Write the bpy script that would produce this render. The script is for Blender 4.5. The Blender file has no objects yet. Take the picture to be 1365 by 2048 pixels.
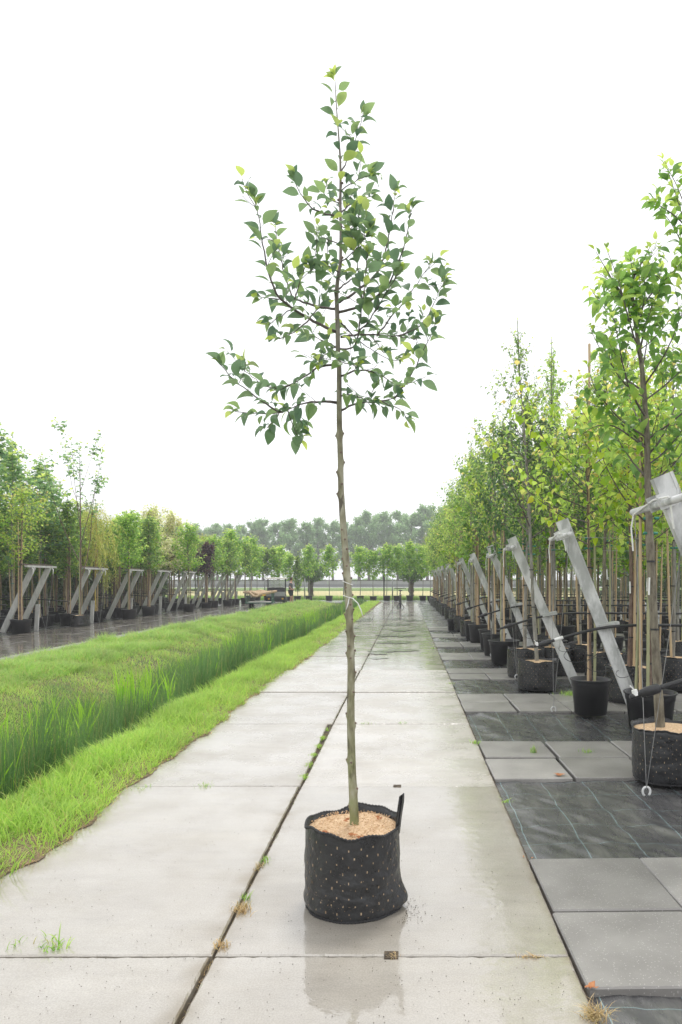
import bpy, math, random
import numpy as np
from mathutils import Vector, Matrix
R = math.radians
rng = np.random.default_rng(7)
random.seed(7)
sc = bpy.context.scene
COL = sc.collection

# ------------------------------------------------------------------ camera
CAM_H, F, PX, PY = 1.6, 1400.0, 815.0, 1160.0
cam_d = bpy.data.cameras.new('camera')
cam = bpy.data.objects.new('camera', cam_d); COL.objects.link(cam)
cam.location = (0, 0, CAM_H); cam.rotation_euler = (R(90), 0, 0)
cam_d.sensor_fit = 'VERTICAL'; cam_d.sensor_height = 36.0; cam_d.sensor_width = 24.0
cam_d.lens = 36.0 * F / 2048
cam_d.shift_x = -(PX - 682.5) / 2048
cam_d.shift_y = (PY - 1024) / 2048
cam_d.clip_start = 0.05; cam_d.clip_end = 5000
sc.camera = cam

# ------------------------------------------------------------------ world, sun, exposure
SUN_EL, SUN_AZ = R(62), R(200)
w = bpy.data.worlds.new('World'); sc.world = w; w.use_nodes = True
nt = w.node_tree; nt.nodes.clear()
out = nt.nodes.new('ShaderNodeOutputWorld'); bg = nt.nodes.new('ShaderNodeBackground')
sky = nt.nodes.new('ShaderNodeTexSky'); sky.sky_type = 'NISHITA'; sky.sun_disc = False
sky.sun_elevation = SUN_EL; sky.sun_rotation = SUN_AZ; sky.air_density = 1.0; sky.dust_density = 5.0
hs = nt.nodes.new('ShaderNodeHueSaturation'); hs.inputs['Saturation'].default_value = 0.15
mx = nt.nodes.new('ShaderNodeMix'); mx.data_type = 'RGBA'; mx.inputs[0].default_value = 0.9
mx.inputs[7].default_value = (9.6, 9.7, 9.9, 1)
nt.links.new(sky.outputs[0], hs.inputs['Color']); nt.links.new(hs.outputs[0], mx.inputs[6])
nt.links.new(mx.outputs[2], bg.inputs[0]); bg.inputs[1].default_value = 0.12
nt.links.new(bg.outputs[0], out.inputs[0])
sun_d = bpy.data.lights.new('sun', 'SUN'); sun_d.energy = 1.5; sun_d.angle = R(16); sun_d.color = (1, .97, .93)
sun = bpy.data.objects.new('sun', sun_d); COL.objects.link(sun)
sun.rotation_euler = (R(28), 0, R(160)); sun.location = (0, 0, 30)
sc.view_settings.view_transform = 'Standard'; sc.view_settings.look = 'None'
sc.view_settings.exposure = 0.38; sc.view_settings.gamma = 1.0; sc.view_settings.use_curve_mapping = False
sc.render.engine = 'CYCLES'
sc.cycles.max_bounces = 8; sc.cycles.transparent_max_bounces = 8
sc.cycles.volume_bounces = 0; sc.cycles.use_denoising = True

# ------------------------------------------------------------------ helpers
def G(px, py, z=0.0):
    Y = F * (CAM_H - z) / (py - PY); return ((px - PX) * Y / F, Y)
def W(px, py, Y):
    return ((px - PX) * Y / F, Y, CAM_H + (PY - py) * Y / F)

ords = 'first second third fourth fifth sixth seventh eighth ninth tenth eleventh twelfth thirteenth fourteenth fifteenth sixteenth seventeenth eighteenth nineteenth twentieth twenty-first twenty-second twenty-third twenty-fourth twenty-fifth twenty-sixth twenty-seventh twenty-eighth twenty-ninth thirtieth'.split()
def tag(o, label=None, cat=None, group=None, kind=None):
    if label: o['label'] = label
    if cat: o['category'] = cat
    if group: o['group'] = group
    if kind: o['kind'] = kind
    return o
def empty(name, loc=(0, 0, 0), rz=0, parent=None):
    o = bpy.data.objects.new(name, None); COL.objects.link(o)
    o.empty_display_size = .1; o.location = loc; o.rotation_euler = (0, 0, rz)
    if parent: o.parent = parent
    return o
def put(name, me, parent=None, loc=(0, 0, 0), rot=(0, 0, 0), scale=None):
    o = bpy.data.objects.new(name, me); COL.objects.link(o)
    o.location = loc; o.rotation_euler = rot
    if scale is not None: o.scale = scale if hasattr(scale, '__len__') else (scale,) * 3
    if parent: o.parent = parent
    return o
def npmesh(name, V, faces, mat, smooth=False, attr=None):
    """faces: ndarray (n,3) or (n,4)."""
    me = bpy.data.meshes.new(name)
    V = np.asarray(V, np.float32); faces = np.asarray(faces, np.int32)
    k = faces.shape[1]
    me.vertices.add(len(V)); me.vertices.foreach_set('co', V.ravel())
    me.loops.add(faces.size); me.loops.foreach_set('vertex_index', faces.ravel())
    me.polygons.add(len(faces)); me.polygons.foreach_set('loop_start', np.arange(0, faces.size, k, dtype=np.int32))
    me.polygons.foreach_set('loop_total', np.full(len(faces), k, np.int32))
    me.polygons.foreach_set('use_smooth', np.full(len(faces), bool(smooth)))
    if attr is not None:
        a = me.attributes.new('young', 'FLOAT', 'POINT'); a.data.foreach_set('value', np.asarray(attr, np.float32))
    me.update(calc_edges=True)
    me.materials.append(mat)
    return me

class MB:
    def __init__(s): s.v = []; s.f = []
    def add(s, vs, fs):
        b = len(s.v); s.v += [tuple(p) for p in vs]; s.f += [tuple(b + i for i in f) for f in fs]; return s
    def box(s, lo, hi):
        x0, y0, z0 = lo; x1, y1, z1 = hi
        return s.add([(x0,y0,z0),(x1,y0,z0),(x1,y1,z0),(x0,y1,z0),(x0,y0,z1),(x1,y0,z1),(x1,y1,z1),(x0,y1,z1)],
                     [(3,2,1,0),(4,5,6,7),(0,1,5,4),(1,2,6,5),(2,3,7,6),(3,0,4,7)])
    def bbox(s, lo, hi, b=.01):
        """box whose top and vertical edges are bevelled"""
        x0, y0, z0 = lo; x1, y1, z1 = hi
        def ring(i, z): 
            q = b if i else 0
            c = b
            return [(x0+c+q,y0+q,z),(x1-c-q,y0+q,z),(x1-q,y0+c+q,z),(x1-q,y1-c-q,z),(x1-c-q,y1-q,z),(x0+c+q,y1-q,z),(x0+q,y1-c-q,z),(x0+q,y0+c+q,z)]
        vs = ring(0, z0) + ring(0, z1 - b) + ring(1, z1)
        fs = [tuple(range(7, -1, -1)), tuple(range(16, 24))]
        for r in (0, 8):
            for i in range(8): j = (i+1) % 8; fs.append((r+i, r+j, r+8+j, r+8+i))
        return s.add(vs, fs)
    def beam(s, a, b_, w, t, up=(0, 1, 0)):
        a = Vector(a); b_ = Vector(b_); d = (b_-a).normalized(); u = Vector(up); u = (u - d*u.dot(d)).normalized(); n = d.cross(u)
        vs = [p + u*sx*w/2 + n*sy*t/2 for p in (a, b_) for sx, sy in ((-1,-1),(1,-1),(1,1),(-1,1))]
        return s.add(vs, [(3,2,1,0),(4,5,6,7),(0,1,5,4),(1,2,6,5),(2,3,7,6),(3,0,4,7)])
    def tube(s, pts, rad, n=8, cap=True):
        P = [Vector(p) for p in pts]; m = len(P)
        if not hasattr(rad, '__len__'): rad = [rad]*m
        base = len(s.v); ref = None
        for i, p in enumerate(P):
            d = (P[min(i+1, m-1)] - P[max(i-1, 0)])
            if d.length < 1e-9: d = Vector((0,0,1))
            d.normalize()
            if ref is None:
                ref = d.orthogonal().normalized()
            ref = (ref - d*ref.dot(d))
            ref = ref.normalized() if ref.length > 1e-6 else d.orthogonal().normalized()
            q = d.cross(ref)
            for k in range(n):
                a = 2*math.pi*k/n; s.v.append(tuple(p + (ref*math.cos(a) + q*math.sin(a))*rad[i]))
        for i in range(m-1):
            for k in range(n):
                k2 = (k+1) % n; s.f.append((base+i*n+k, base+i*n+k2, base+(i+1)*n+k2, base+(i+1)*n+k))
        if cap:
            s.f.append(tuple(base+k for k in range(n-1, -1, -1))); s.f.append(tuple(base+(m-1)*n+k for k in range(n)))
        return s
    def lathe(s, prof, n=24, cx=0, cy=0, closed=False):
        base = len(s.v)
        for r, z in prof:
            for k in range(n):
                a = 2*math.pi*k/n; s.v.append((cx+r*math.cos(a), cy+r*math.sin(a), z))
        for i in range(len(prof)-1):
            for k in range(n):
                k2 = (k+1) % n; s.f.append((base+i*n+k, base+i*n+k2, base+(i+1)*n+k2, base+(i+1)*n+k))
        return s
    def disc(s, r, z, n=24, cx=0, cy=0):
        base = len(s.v); s.v += [(cx+r*math.cos(2*math.pi*k/n), cy+r*math.sin(2*math.pi*k/n), z) for k in range(n)]
        s.f.append(tuple(range(base, base+n))); return s
    def mesh(s, name, mat, smooth=False):
        me = bpy.data.meshes.new(name); me.from_pydata(s.v, [], s.f); me.update()
        me.materials.append(mat)
        if smooth: me.polygons.foreach_set('use_smooth', [True]*len(me.polygons))
        return me
    def build(s, name, mat, parent=None, loc=(0,0,0), rot=(0,0,0), smooth=False):
        return put(name, s.mesh(name, mat, smooth), parent, loc, rot)

# value noise
_perm = np.random.default_rng(3).random((256, 256))
def vnoise(x, y):
    x = np.asarray(x, float); y = np.asarray(y, float)
    xi = np.floor(x).astype(int); yi = np.floor(y).astype(int); xf = x-xi; yf = y-yi
    u = xf*xf*(3-2*xf); v = yf*yf*(3-2*yf)
    g = lambda a, b: _perm[a % 256, b % 256]
    return (g(xi,yi)*(1-u)+g(xi+1,yi)*u)*(1-v) + (g(xi,yi+1)*(1-u)+g(xi+1,yi+1)*u)*v
def fbm(x, y, o=4):
    s = 0; a = .5
    for i in range(o): s = s + a*(vnoise(x*2**i+i*17.3, y*2**i+i*9.1)-.5)*2; a *= .5
    return s

# ------------------------------------------------------------------ materials
def nodemat(name):
    m = bpy.data.materials.new(name); m.use_nodes = True
    n = m.node_tree.nodes; return m, n, m.node_tree.links, n['Principled BSDF']
def N(n, t, **kw):
    o = n.new(t)
    for k, v in kw.items():
        if k in o.inputs.keys() if hasattr(o.inputs, 'keys') else False: o.inputs[k].default_value = v
        else: setattr(o, k, v)
    return o
def ramp(n, stops):
    r = n.new('ShaderNodeValToRGB'); e = r.color_ramp.elements
    while len(e) < len(stops): e.new(.5)
    for i, (p, c) in enumerate(stops):
        e[i].position = p; e[i].color = (c, c, c, 1) if not hasattr(c, '__len__') else (*c, 1)
    return r
def simple(name, c1, c2=None, scale=20, rough=.6, bump=0, bscale=None, spec=.5, metal=0, coat=0, stretch=(1,1,1), sharp=(.35,.65), rough2=None, detail=6):
    m, n, l, p = nodemat(name)
    tc = n.new('ShaderNodeTexCoord'); mp = n.new('ShaderNodeMapping'); mp.inputs['Scale'].default_value = stretch
    l.new(tc.outputs['Object'], mp.inputs[0])
    no = n.new('ShaderNodeTexNoise'); no.inputs['Scale'].default_value = scale; no.inputs['Detail'].default_value = detail; no.inputs['Roughness'].default_value = .62
    l.new(mp.outputs[0], no.inputs['Vector'])
    r = ramp(n, [(sharp[0], c1), (sharp[1], c2 or c1)]); l.new(no.outputs[0], r.inputs[0]); l.new(r.outputs[0], p.inputs['Base Color'])
    p.inputs['Roughness'].default_value = rough; p.inputs['Specular IOR Level'].default_value = spec; p.inputs['Metallic'].default_value = metal
    p.inputs['Coat Weight'].default_value = coat; p.inputs['Coat Roughness'].default_value = .15
    if rough2 is not None:
        rr = ramp(n, [(sharp[0], rough), (sharp[1], rough2)]); l.new(no.outputs[0], rr.inputs[0]); l.new(rr.outputs[0], p.inputs['Roughness'])
    if bump:
        nb = n.new('ShaderNodeTexNoise'); nb.inputs['Scale'].default_value = bscale or scale*3; nb.inputs['Detail'].default_value = 6
        l.new(mp.outputs[0], nb.inputs['Vector'])
        b = n.new('ShaderNodeBump'); b.inputs['Strength'].default_value = min(1, bump); b.inputs['Distance'].default_value = .01
        l.new(nb.outputs[0], b.inputs['Height']); l.new(b.outputs[0], p.inputs['Normal'])
    return m

def leafmat(name, dark, mid, light, young=(.42,.55,.06), trans=.35, rough=.42, under=1.25):
    m, n, l, p = nodemat(name)
    ge = n.new('ShaderNodeNewGeometry'); oi = n.new('ShaderNodeObjectInfo')
    ad = N(n, 'ShaderNodeMath', operation='ADD'); fr = N(n, 'ShaderNodeMath', operation='FRACT')
    l.new(ge.outputs['Random Per Island'], ad.inputs[0]); l.new(oi.outputs['Random'], ad.inputs[1]); l.new(ad.outputs[0], fr.inputs[0])
    r = ramp(n, [(0, dark), (.55, mid), (1, light)]); l.new(fr.outputs[0], r.inputs[0])
    at = n.new('ShaderNodeAttribute'); at.attribute_name = 'young'
    mx = n.new('ShaderNodeMix'); mx.data_type = 'RGBA'; mx.inputs[7].default_value = (*young, 1)
    l.new(at.outputs['Fac'], mx.inputs[0]); l.new(r.outputs[0], mx.inputs[6])
    h = n.new('ShaderNodeHueSaturation'); h.inputs['Saturation'].default_value = .8; h.inputs['Value'].default_value = under
    l.new(mx.outputs[2], h.inputs['Color']); l.new(ge.outputs['Backfacing'], h.inputs['Fac'])
    l.new(h.outputs[0], p.inputs['Base Color']); p.inputs['Roughness'].default_value = rough
    t = n.new('ShaderNodeBsdfTranslucent')
    h2 = n.new('ShaderNodeHueSaturation'); h2.inputs['Hue'].default_value = .485; h2.inputs['Value'].default_value = 1.7; h2.inputs['Saturation'].default_value = 1.1
    l.new(h.outputs[0], h2.inputs['Color']); l.new(h2.outputs[0], t.inputs[0])
    ms = n.new('ShaderNodeMixShader'); ms.inputs[0].default_value = trans
    l.new(p.outputs[0], ms.inputs[1]); l.new(t.outputs[0], ms.inputs[2]); l.new(ms.outputs[0], n['Material Output'].inputs['Surface'])
    return m

def concrete(name, c1, c2, stain, wet=.6, coatr=(.08, .3), speck=.25, scale=1.3, ior=1.42, puds=False):
    """poured slab, rain-wet: noise tints, fine grain, dark pits, glossy water film of uneven roughness"""
    m, n, l, p = nodemat(name)
    ge = n.new('ShaderNodeNewGeometry'); pos = ge.outputs['Position']
    n1 = N(n, 'ShaderNodeTexNoise'); n1.inputs['Scale'].default_value = scale; n1.inputs['Detail'].default_value = 8; n1.inputs['Roughness'].default_value = .6
    n2 = N(n, 'ShaderNodeTexNoise'); n2.inputs['Scale'].default_value = 140; n2.inputs['Detail'].default_value = 3
    n3 = N(n, 'ShaderNodeTexVoronoi'); n3.inputs['Scale'].default_value = 30
    n4 = N(n, 'ShaderNodeTexNoise'); n4.inputs['Scale'].default_value = .7; n4.inputs['Detail'].default_value = 5
    for q in (n1, n2, n3, n4): l.new(pos, q.inputs['Vector'])
    r1 = ramp(n, [(.3, c1), (.7, c2)]); l.new(n1.outputs[0], r1.inputs[0])
    r2 = ramp(n, [(.3, .82), (.7, 1.1)]); l.new(n2.outputs[0], r2.inputs[0])
    mu = N(n, 'ShaderNodeMix', data_type='RGBA', blend_type='MULTIPLY'); mu.inputs[0].default_value = 1
    l.new(r1.outputs[0], mu.inputs[6]); l.new(r2.outputs[0], mu.inputs[7])
    r3 = ramp(n, [(.0, 1), (.055, 0)]); l.new(n3.outputs['Distance'], r3.inputs[0])
    mm = N(n, 'ShaderNodeMath', operation='MULTIPLY'); mm.inputs[1].default_value = speck; l.new(r3.outputs[0], mm.inputs[0])
    m2 = N(n, 'ShaderNodeMix', data_type='RGBA'); m2.inputs[7].default_value = (*stain, 1)
    l.new(mm.outputs[0], m2.inputs[0]); l.new(mu.outputs[2], m2.inputs[6])
    r4 = ramp(n, [(.45, 0), (.78, .32)]); l.new(n4.outputs[0], r4.inputs[0])
    m3 = N(n, 'ShaderNodeMix', data_type='RGBA'); m3.inputs[7].default_value = (*[.62*a for a in c1], 1)
    l.new(r4.outputs[0], m3.inputs[0]); l.new(m2.outputs[2], m3.inputs[6])
    if puds:
        sx_ = n.new('ShaderNodeSeparateXYZ'); l.new(pos, sx_.inputs[0]); fs_ = []
        for cx_, wd_ in ((-.84, .10), (-2.2, .34), (.69, .05)):
            a_ = N(n, 'ShaderNodeMath', operation='SUBTRACT'); a_.inputs[1].default_value = cx_; l.new(sx_.outputs[0], a_.inputs[0])
            b_ = N(n, 'ShaderNodeMath', operation='ABSOLUTE'); l.new(a_.outputs[0], b_.inputs[0])
            c_ = N(n, 'ShaderNodeMapRange'); c_.inputs[1].default_value = wd_; c_.inputs[2].default_value = 0; l.new(b_.outputs[0], c_.inputs[0]); fs_.append(c_.outputs[0])
        mx1 = N(n, 'ShaderNodeMath', operation='MAXIMUM'); l.new(fs_[0], mx1.inputs[0]); l.new(fs_[1], mx1.inputs[1])
        mx2 = N(n, 'ShaderNodeMath', operation='MAXIMUM'); l.new(mx1.outputs[0], mx2.inputs[0]); l.new(fs_[2], mx2.inputs[1])
        nd_ = N(n, 'ShaderNodeTexNoise'); nd_.inputs['Scale'].default_value = 6; nd_.inputs['Detail'].default_value = 7; l.new(pos, nd_.inputs['Vector'])
        rd_ = ramp(n, [(.35, .1), (.7, .95)]); l.new(nd_.outputs[0], rd_.inputs[0])
        md_ = N(n, 'ShaderNodeMath', operation='MULTIPLY'); l.new(mx2.outputs[0], md_.inputs[0]); l.new(rd_.outputs[0], md_.inputs[1])
        mq_ = N(n, 'ShaderNodeMix', data_type='RGBA'); mq_.inputs[7].default_value = (.17,.13,.07,1); l.new(md_.outputs[0], mq_.inputs[0]); l.new(m3.outputs[2], mq_.inputs[6])
        # faint wipes and scuffs
        mpw = n.new('ShaderNodeMapping'); mpw.inputs['Rotation'].default_value = (0, 0, .5); mpw.inputs['Scale'].default_value = (1, 5, 1); l.new(pos, mpw.inputs[0])
        nw_ = N(n, 'ShaderNodeTexNoise'); nw_.inputs['Scale'].default_value = 1.7; nw_.inputs['Detail'].default_value = 8; nw_.inputs['Roughness'].default_value = .7; l.new(mpw.outputs[0], nw_.inputs['Vector'])
        rw_ = ramp(n, [(.32, .9), (.5, 1.0), (.72, 1.08)]); l.new(nw_.outputs[0], rw_.inputs[0])
        m3 = N(n, 'ShaderNodeMix', data_type='RGBA', blend_type='MULTIPLY'); m3.inputs[0].default_value = 1; l.new(mq_.outputs[2], m3.inputs[6]); l.new(rw_.outputs[0], m3.inputs[7])
    oi = n.new('ShaderNodeObjectInfo'); ro = ramp(n, [(0, .9), (1, 1.06)]); l.new(oi.outputs['Random'], ro.inputs[0])
    m4 = N(n, 'ShaderNodeMix', data_type='RGBA', blend_type='MULTIPLY'); m4.inputs[0].default_value = 1
    l.new(m3.outputs[2], m4.inputs[6]); l.new(ro.outputs[0], m4.inputs[7])
    l.new(m4.outputs[2], p.inputs['Base Color'])
    p.inputs['Roughness'].default_value = .55
    p.inputs['Coat Weight'].default_value = wet; p.inputs['Coat IOR'].default_value = ior
    nr_ = N(n, 'ShaderNodeTexNoise'); nr_.inputs['Scale'].default_value = 1.9; nr_.inputs['Detail'].default_value = 6; nr_.inputs['Roughness'].default_value = .65; l.new(pos, nr_.inputs['Vector'])
    rc = ramp(n, [(.4, coatr[1]), (.58, coatr[0])]); l.new(nr_.outputs[0], rc.inputs[0])
    rw2 = ramp(n, [(.36, .62*wet), (.56, wet)]); l.new(nr_.outputs[0], rw2.inputs[0]); l.new(rw2.outputs[0], p.inputs['Coat Weight']); l.new(rc.outputs[0], p.inputs['Coat Roughness'])
    b = n.new('ShaderNodeBump'); b.inputs['Strength'].default_value = .25; b.inputs['Distance'].default_value = .003
    l.new(n2.outputs[0], b.inputs['Height']); l.new(b.outputs[0], p.inputs['Normal'])
    nc = N(n, 'ShaderNodeTexNoise'); nc.inputs['Scale'].default_value = 14; nc.inputs['Detail'].default_value = 4; l.new(pos, nc.inputs['Vector'])
    b2 = n.new('ShaderNodeBump'); b2.inputs['Strength'].default_value = .13; b2.inputs['Distance'].default_value = .01
    l.new(nc.outputs[0], b2.inputs['Height']); l.new(b2.outputs[0], p.inputs['Coat Normal'])
    return m

def tilemat(name):
    """dark washed concrete tile with light stone chips"""
    m, n, l, p = nodemat(name)
    ge = n.new('ShaderNodeNewGeometry'); pos = ge.outputs['Position']
    n1 = N(n, 'ShaderNodeTexNoise'); n1.inputs['Scale'].default_value = 3; n1.inputs['Detail'].default_value = 6
    v = N(n, 'ShaderNodeTexVoronoi'); v.inputs['Scale'].default_value = 120
    v2 = N(n, 'ShaderNodeTexNoise'); v2.inputs['Scale'].default_value = 300
    for q in (n1, v, v2): l.new(pos, q.inputs['Vector'])
    r1 = ramp(n, [(.32, (.2,.19,.178)), (.68, (.3,.288,.27))]); l.new(n1.outputs[0], r1.inputs[0])
    sp = n.new('ShaderNodeSeparateColor'); l.new(v.outputs['Color'], sp.inputs[0])
    r2 = ramp(n, [(.8, 0), (.84, 1)]); l.new(sp.outputs[0], r2.inputs[0])
    r3 = ramp(n, [(.25, 1), (.4, 0)]); l.new(v.outputs['Distance'], r3.inputs[0])
    mm0 = N(n, 'ShaderNodeMath', operation='MULTIPLY'); l.new(r2.outputs[0], mm0.inputs[0]); l.new(r3.outputs[0], mm0.inputs[1]); mm = N(n, 'ShaderNodeMath', operation='MULTIPLY'); mm.inputs[1].default_value = .5; l.new(mm0.outputs[0], mm.inputs[0])
    m2 = N(n, 'ShaderNodeMix', data_type='RGBA'); m2.inputs[7].default_value = (.62,.6,.56,1)
    l.new(mm.outputs[0], m2.inputs[0]); l.new(r1.outputs[0], m2.inputs[6])
    oi = n.new('ShaderNodeObjectInfo'); ro = ramp(n, [(0, .82), (1, 1.12)]); l.new(oi.outputs['Random'], ro.inputs[0])
    m4 = N(n, 'ShaderNodeMix', data_type='RGBA', blend_type='MULTIPLY'); m4.inputs[0].default_value = 1
    l.new(m2.outputs[2], m4.inputs[6]); l.new(ro.outputs[0], m4.inputs[7]); l.new(m4.outputs[2], p.inputs['Base Color'])
    p.inputs['Roughness'].default_value = .45; p.inputs['Coat Weight'].default_value = .35; p.inputs['Coat Roughness'].default_value = .28
    b = n.new('ShaderNodeBump'); b.inputs['Strength'].default_value = .5; b.inputs['Distance'].default_value = .004
    l.new(v2.outputs[0], b.inputs['Height']); l.new(b.outputs[0], p.inputs['Normal'])
    return m

def fabricmat(name, thread=True):
    """woven black ground cover with pale marker threads every third of a metre"""
    m, n, l, p = nodemat(name)
    ge = n.new('ShaderNodeNewGeometry'); pos = ge.outputs['Position']
    n1 = N(n, 'ShaderNodeTexNoise'); n1.inputs['Scale'].default_value = 2.6; n1.inputs['Detail'].default_value = 9; n1.inputs['Roughness'].default_value = .66; n1.inputs['Distortion'].default_value = .4
    mpf = n.new('ShaderNodeMapping'); mpf.inputs['Rotation'].default_value = (0, 0, .65); mpf.inputs['Scale'].default_value = (2.6, .8, 1); l.new(pos, mpf.inputs[0]); l.new(mpf.outputs[0], n1.inputs['Vector'])
    r1 = ramp(n, [(.28, (.032,.032,.034)), (.48, (.058,.058,.06)), (.62, (.105,.104,.1)), (.8, (.19,.187,.18))]); l.new(n1.outputs[0], r1.inputs[0])  # pale streaks put the fabric's sheen, with greyish mud, into the base colour
    wv = N(n, 'ShaderNodeTexNoise'); wv.inputs['Scale'].default_value = 420; l.new(pos, wv.inputs['Vector'])
    col = r1.outputs[0]
    if thread:
        nd = N(n, 'ShaderNodeTexNoise'); nd.inputs['Scale'].default_value = 2.0; nd.inputs['Detail'].default_value = 2; l.new(pos, nd.inputs['Vector'])
        sb = N(n, 'ShaderNodeVectorMath', operation='SUBTRACT'); sb.inputs[1].default_value = (.5,.5,.5); l.new(nd.outputs['Color'], sb.inputs[0])
        scl = N(n, 'ShaderNodeVectorMath', operation='SCALE'); scl.inputs['Scale'].default_value = .055; l.new(sb.outputs[0], scl.inputs[0])
        av = N(n, 'ShaderNodeVectorMath', operation='ADD'); l.new(pos, av.inputs[0]); l.new(scl.outputs[0], av.inputs[1])
        sx = n.new('ShaderNodeSeparateXYZ'); l.new(av.outputs[0], sx.inputs[0])
        outs = []
        for ax, off, wd in (('X', .07, .0026), ('Y', .13, .0017)):
            a = N(n, 'ShaderNodeMath', operation='ADD'); a.inputs[1].default_value = off + 33; l.new(sx.outputs[ax], a.inputs[0])
            mo = N(n, 'ShaderNodeMath', operation='MODULO'); mo.inputs[1].default_value = .33; l.new(a.outputs[0], mo.inputs[0])
            s2 = N(n, 'ShaderNodeMath', operation='SUBTRACT'); s2.inputs[1].default_value = .165; l.new(mo.outputs[0], s2.inputs[0])
            ab = N(n, 'ShaderNodeMath', operation='ABSOLUTE'); l.new(s2.outputs[0], ab.inputs[0])
            lt = N(n, 'ShaderNodeMath', operation='LESS_THAN'); lt.inputs[1].default_value = wd; l.new(ab.outputs[0], lt.inputs[0]); outs.append(lt.outputs[0])
        mxx = N(n, 'ShaderNodeMath', operation='MAXIMUM'); l.new(outs[0], mxx.inputs[0]); l.new(outs[1], mxx.inputs[1])
        mf = N(n, 'ShaderNodeMath', operation='MULTIPLY'); mf.inputs[1].default_value = .42; l.new(mxx.outputs[0], mf.inputs[0])
        mm = N(n, 'ShaderNodeMix', data_type='RGBA'); mm.inputs[7].default_value = (.34,.52,.54,1)
        l.new(mf.outputs[0], mm.inputs[0]); l.new(r1.outputs[0], mm.inputs[6]); col = mm.outputs[2]
    l.new(col, p.inputs['Base Color'])
    rr = ramp(n, [(.35, .34), (.65, .17)]); l.new(n1.outputs[0], rr.inputs[0]); l.new(rr.outputs[0], p.inputs['Roughness'])
    b = n.new('ShaderNodeBump'); b.inputs['Strength'].default_value = .3; b.inputs['Distance'].default_value = .002
    l.new(wv.outputs[0], b.inputs['Height']); l.new(b.outputs[0], p.inputs['Normal'])
    return m

def grassmat(name, a, b, c, tip, trans=.3, dry=.12, drycol=(.42,.34,.14), pscale=1.2):
    m, n, l, p = nodemat(name)
    ge = n.new('ShaderNodeNewGeometry')
    r = ramp(n, [(0, a), (.5, b), (1-dry-.02, c), (1-dry, drycol)]); l.new(ge.outputs['Random Per Island'], r.inputs[0])
    no = N(n, 'ShaderNodeTexNoise'); no.inputs['Scale'].default_value = pscale; no.inputs['Detail'].default_value = 4; l.new(ge.outputs['Position'], no.inputs['Vector'])
    r2 = ramp(n, [(.35, (.62,.68,.6)), (.65, (1.2,1.15,1.1))]); l.new(no.outputs[0], r2.inputs[0])
    mu = N(n, 'ShaderNodeMix', data_type='RGBA', blend_type='MULTIPLY'); mu.inputs[0].default_value = 1
    l.new(r.outputs[0], mu.inputs[6]); l.new(r2.outputs[0], mu.inputs[7])
    at = n.new('ShaderNodeAttribute'); at.attribute_name = 'young'
    mt = N(n, 'ShaderNodeMix', data_type='RGBA'); mt.inputs[7].default_value = (*tip, 1)
    sc_ = N(n, 'ShaderNodeMath', operation='MULTIPLY'); sc_.inputs[1].default_value = .6; l.new(at.outputs['Fac'], sc_.inputs[0])
    l.new(sc_.outputs[0], mt.inputs[0]); l.new(mu.outputs[2], mt.inputs[6])
    l.new(mt.outputs[2], p.inputs['Base Color']); p.inputs['Roughness'].default_value = .45
    t = n.new('ShaderNodeBsdfTranslucent'); h2 = n.new('ShaderNodeHueSaturation'); h2.inputs['Value'].default_value = 1.6
    l.new(mt.outputs[2], h2.inputs['Color']); l.new(h2.outputs[0], t.inputs[0])
    ms = n.new('ShaderNodeMixShader'); ms.inputs[0].default_value = trans
    l.new(p.outputs[0], ms.inputs[1]); l.new(t.outputs[0], ms.inputs[2]); l.new(ms.outputs[0], n['Material Output'].inputs['Surface'])
    return m

M = {}
M['slab'] = concrete('wet_concrete', (.295,.264,.217), (.395,.368,.322), (.13,.1,.07), wet=1.0, coatr=(.03,.13), speck=.15, ior=2.15, puds=True)
M['slabdry'] = concrete('damp_concrete', (.345,.316,.272), (.435,.41,.37), (.14,.11,.08), wet=.95, coatr=(.2,.38), speck=.15, ior=1.95, puds=True)
M['roadslab'] = concrete('dark_wet_concrete', (.10,.088,.075), (.17,.15,.13), (.05,.04,.035), wet=1.0, coatr=(.02,.16))
M['crossroad'] = concrete('grey_wet_asphalt', (.2,.2,.2), (.3,.3,.3), (.1,.1,.1), wet=.9)
M['kerb'] = concrete('pale_kerb_concrete', (.32,.31,.29), (.42,.41,.39), (.1,.1,.1), wet=.7)
M['tile'] = tilemat('washed_tile')
M['fabric'] = fabricmat('weed_fabric'); M['fabric'].node_tree.nodes['Principled BSDF'].inputs['Specular IOR Level'].default_value = .85; M['bedfabric'] = fabricmat('bed_fabric', False)
M['soil'] = simple('dark_soil', (.035,.028,.02), (.12,.09,.06), 30, .9, .8)
M['edgesoil'] = simple('edge_soil', (.09,.065,.035), (.24,.17,.1), 30, .9, .8)
M['groundm'] = simple('ground_soil_green', (.05,.075,.02), (.12,.11,.05), 2, .95, .5, 20)
M['bankm'] = simple('bank_soil', (.06,.11,.02), (.15,.14,.05), 3, .95, .5, 20)
M['meadow'] = simple('dry_meadow', (.42,.37,.16), (.52,.47,.24), .25, .95, .4, 4, detail=10)
M['meadowgreen'] = simple('green_meadow', (.13,.22,.04), (.2,.3,.07), 1.2, .95, .4, 8)
M['wallconc'] = simple('grey_wall_concrete', (.27,.27,.27), (.34,.34,.335), .6, .85, .2, 6)
M['wallconc2'] = simple('dark_wall_base', (.15,.155,.16), (.2,.2,.21), .6, .85, .2, 6)
M['white'] = simple('white_plastic', (.75,.75,.73), (.8,.8,.78), 30, .45)
M['offwhite'] = simple('cream_roof', (.66,.63,.56), (.75,.73,.68), 6, .5)
M['black'] = simple('black_plastic', (.018,.018,.02), (.03,.03,.032), 12, .42, .1, 200)
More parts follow.
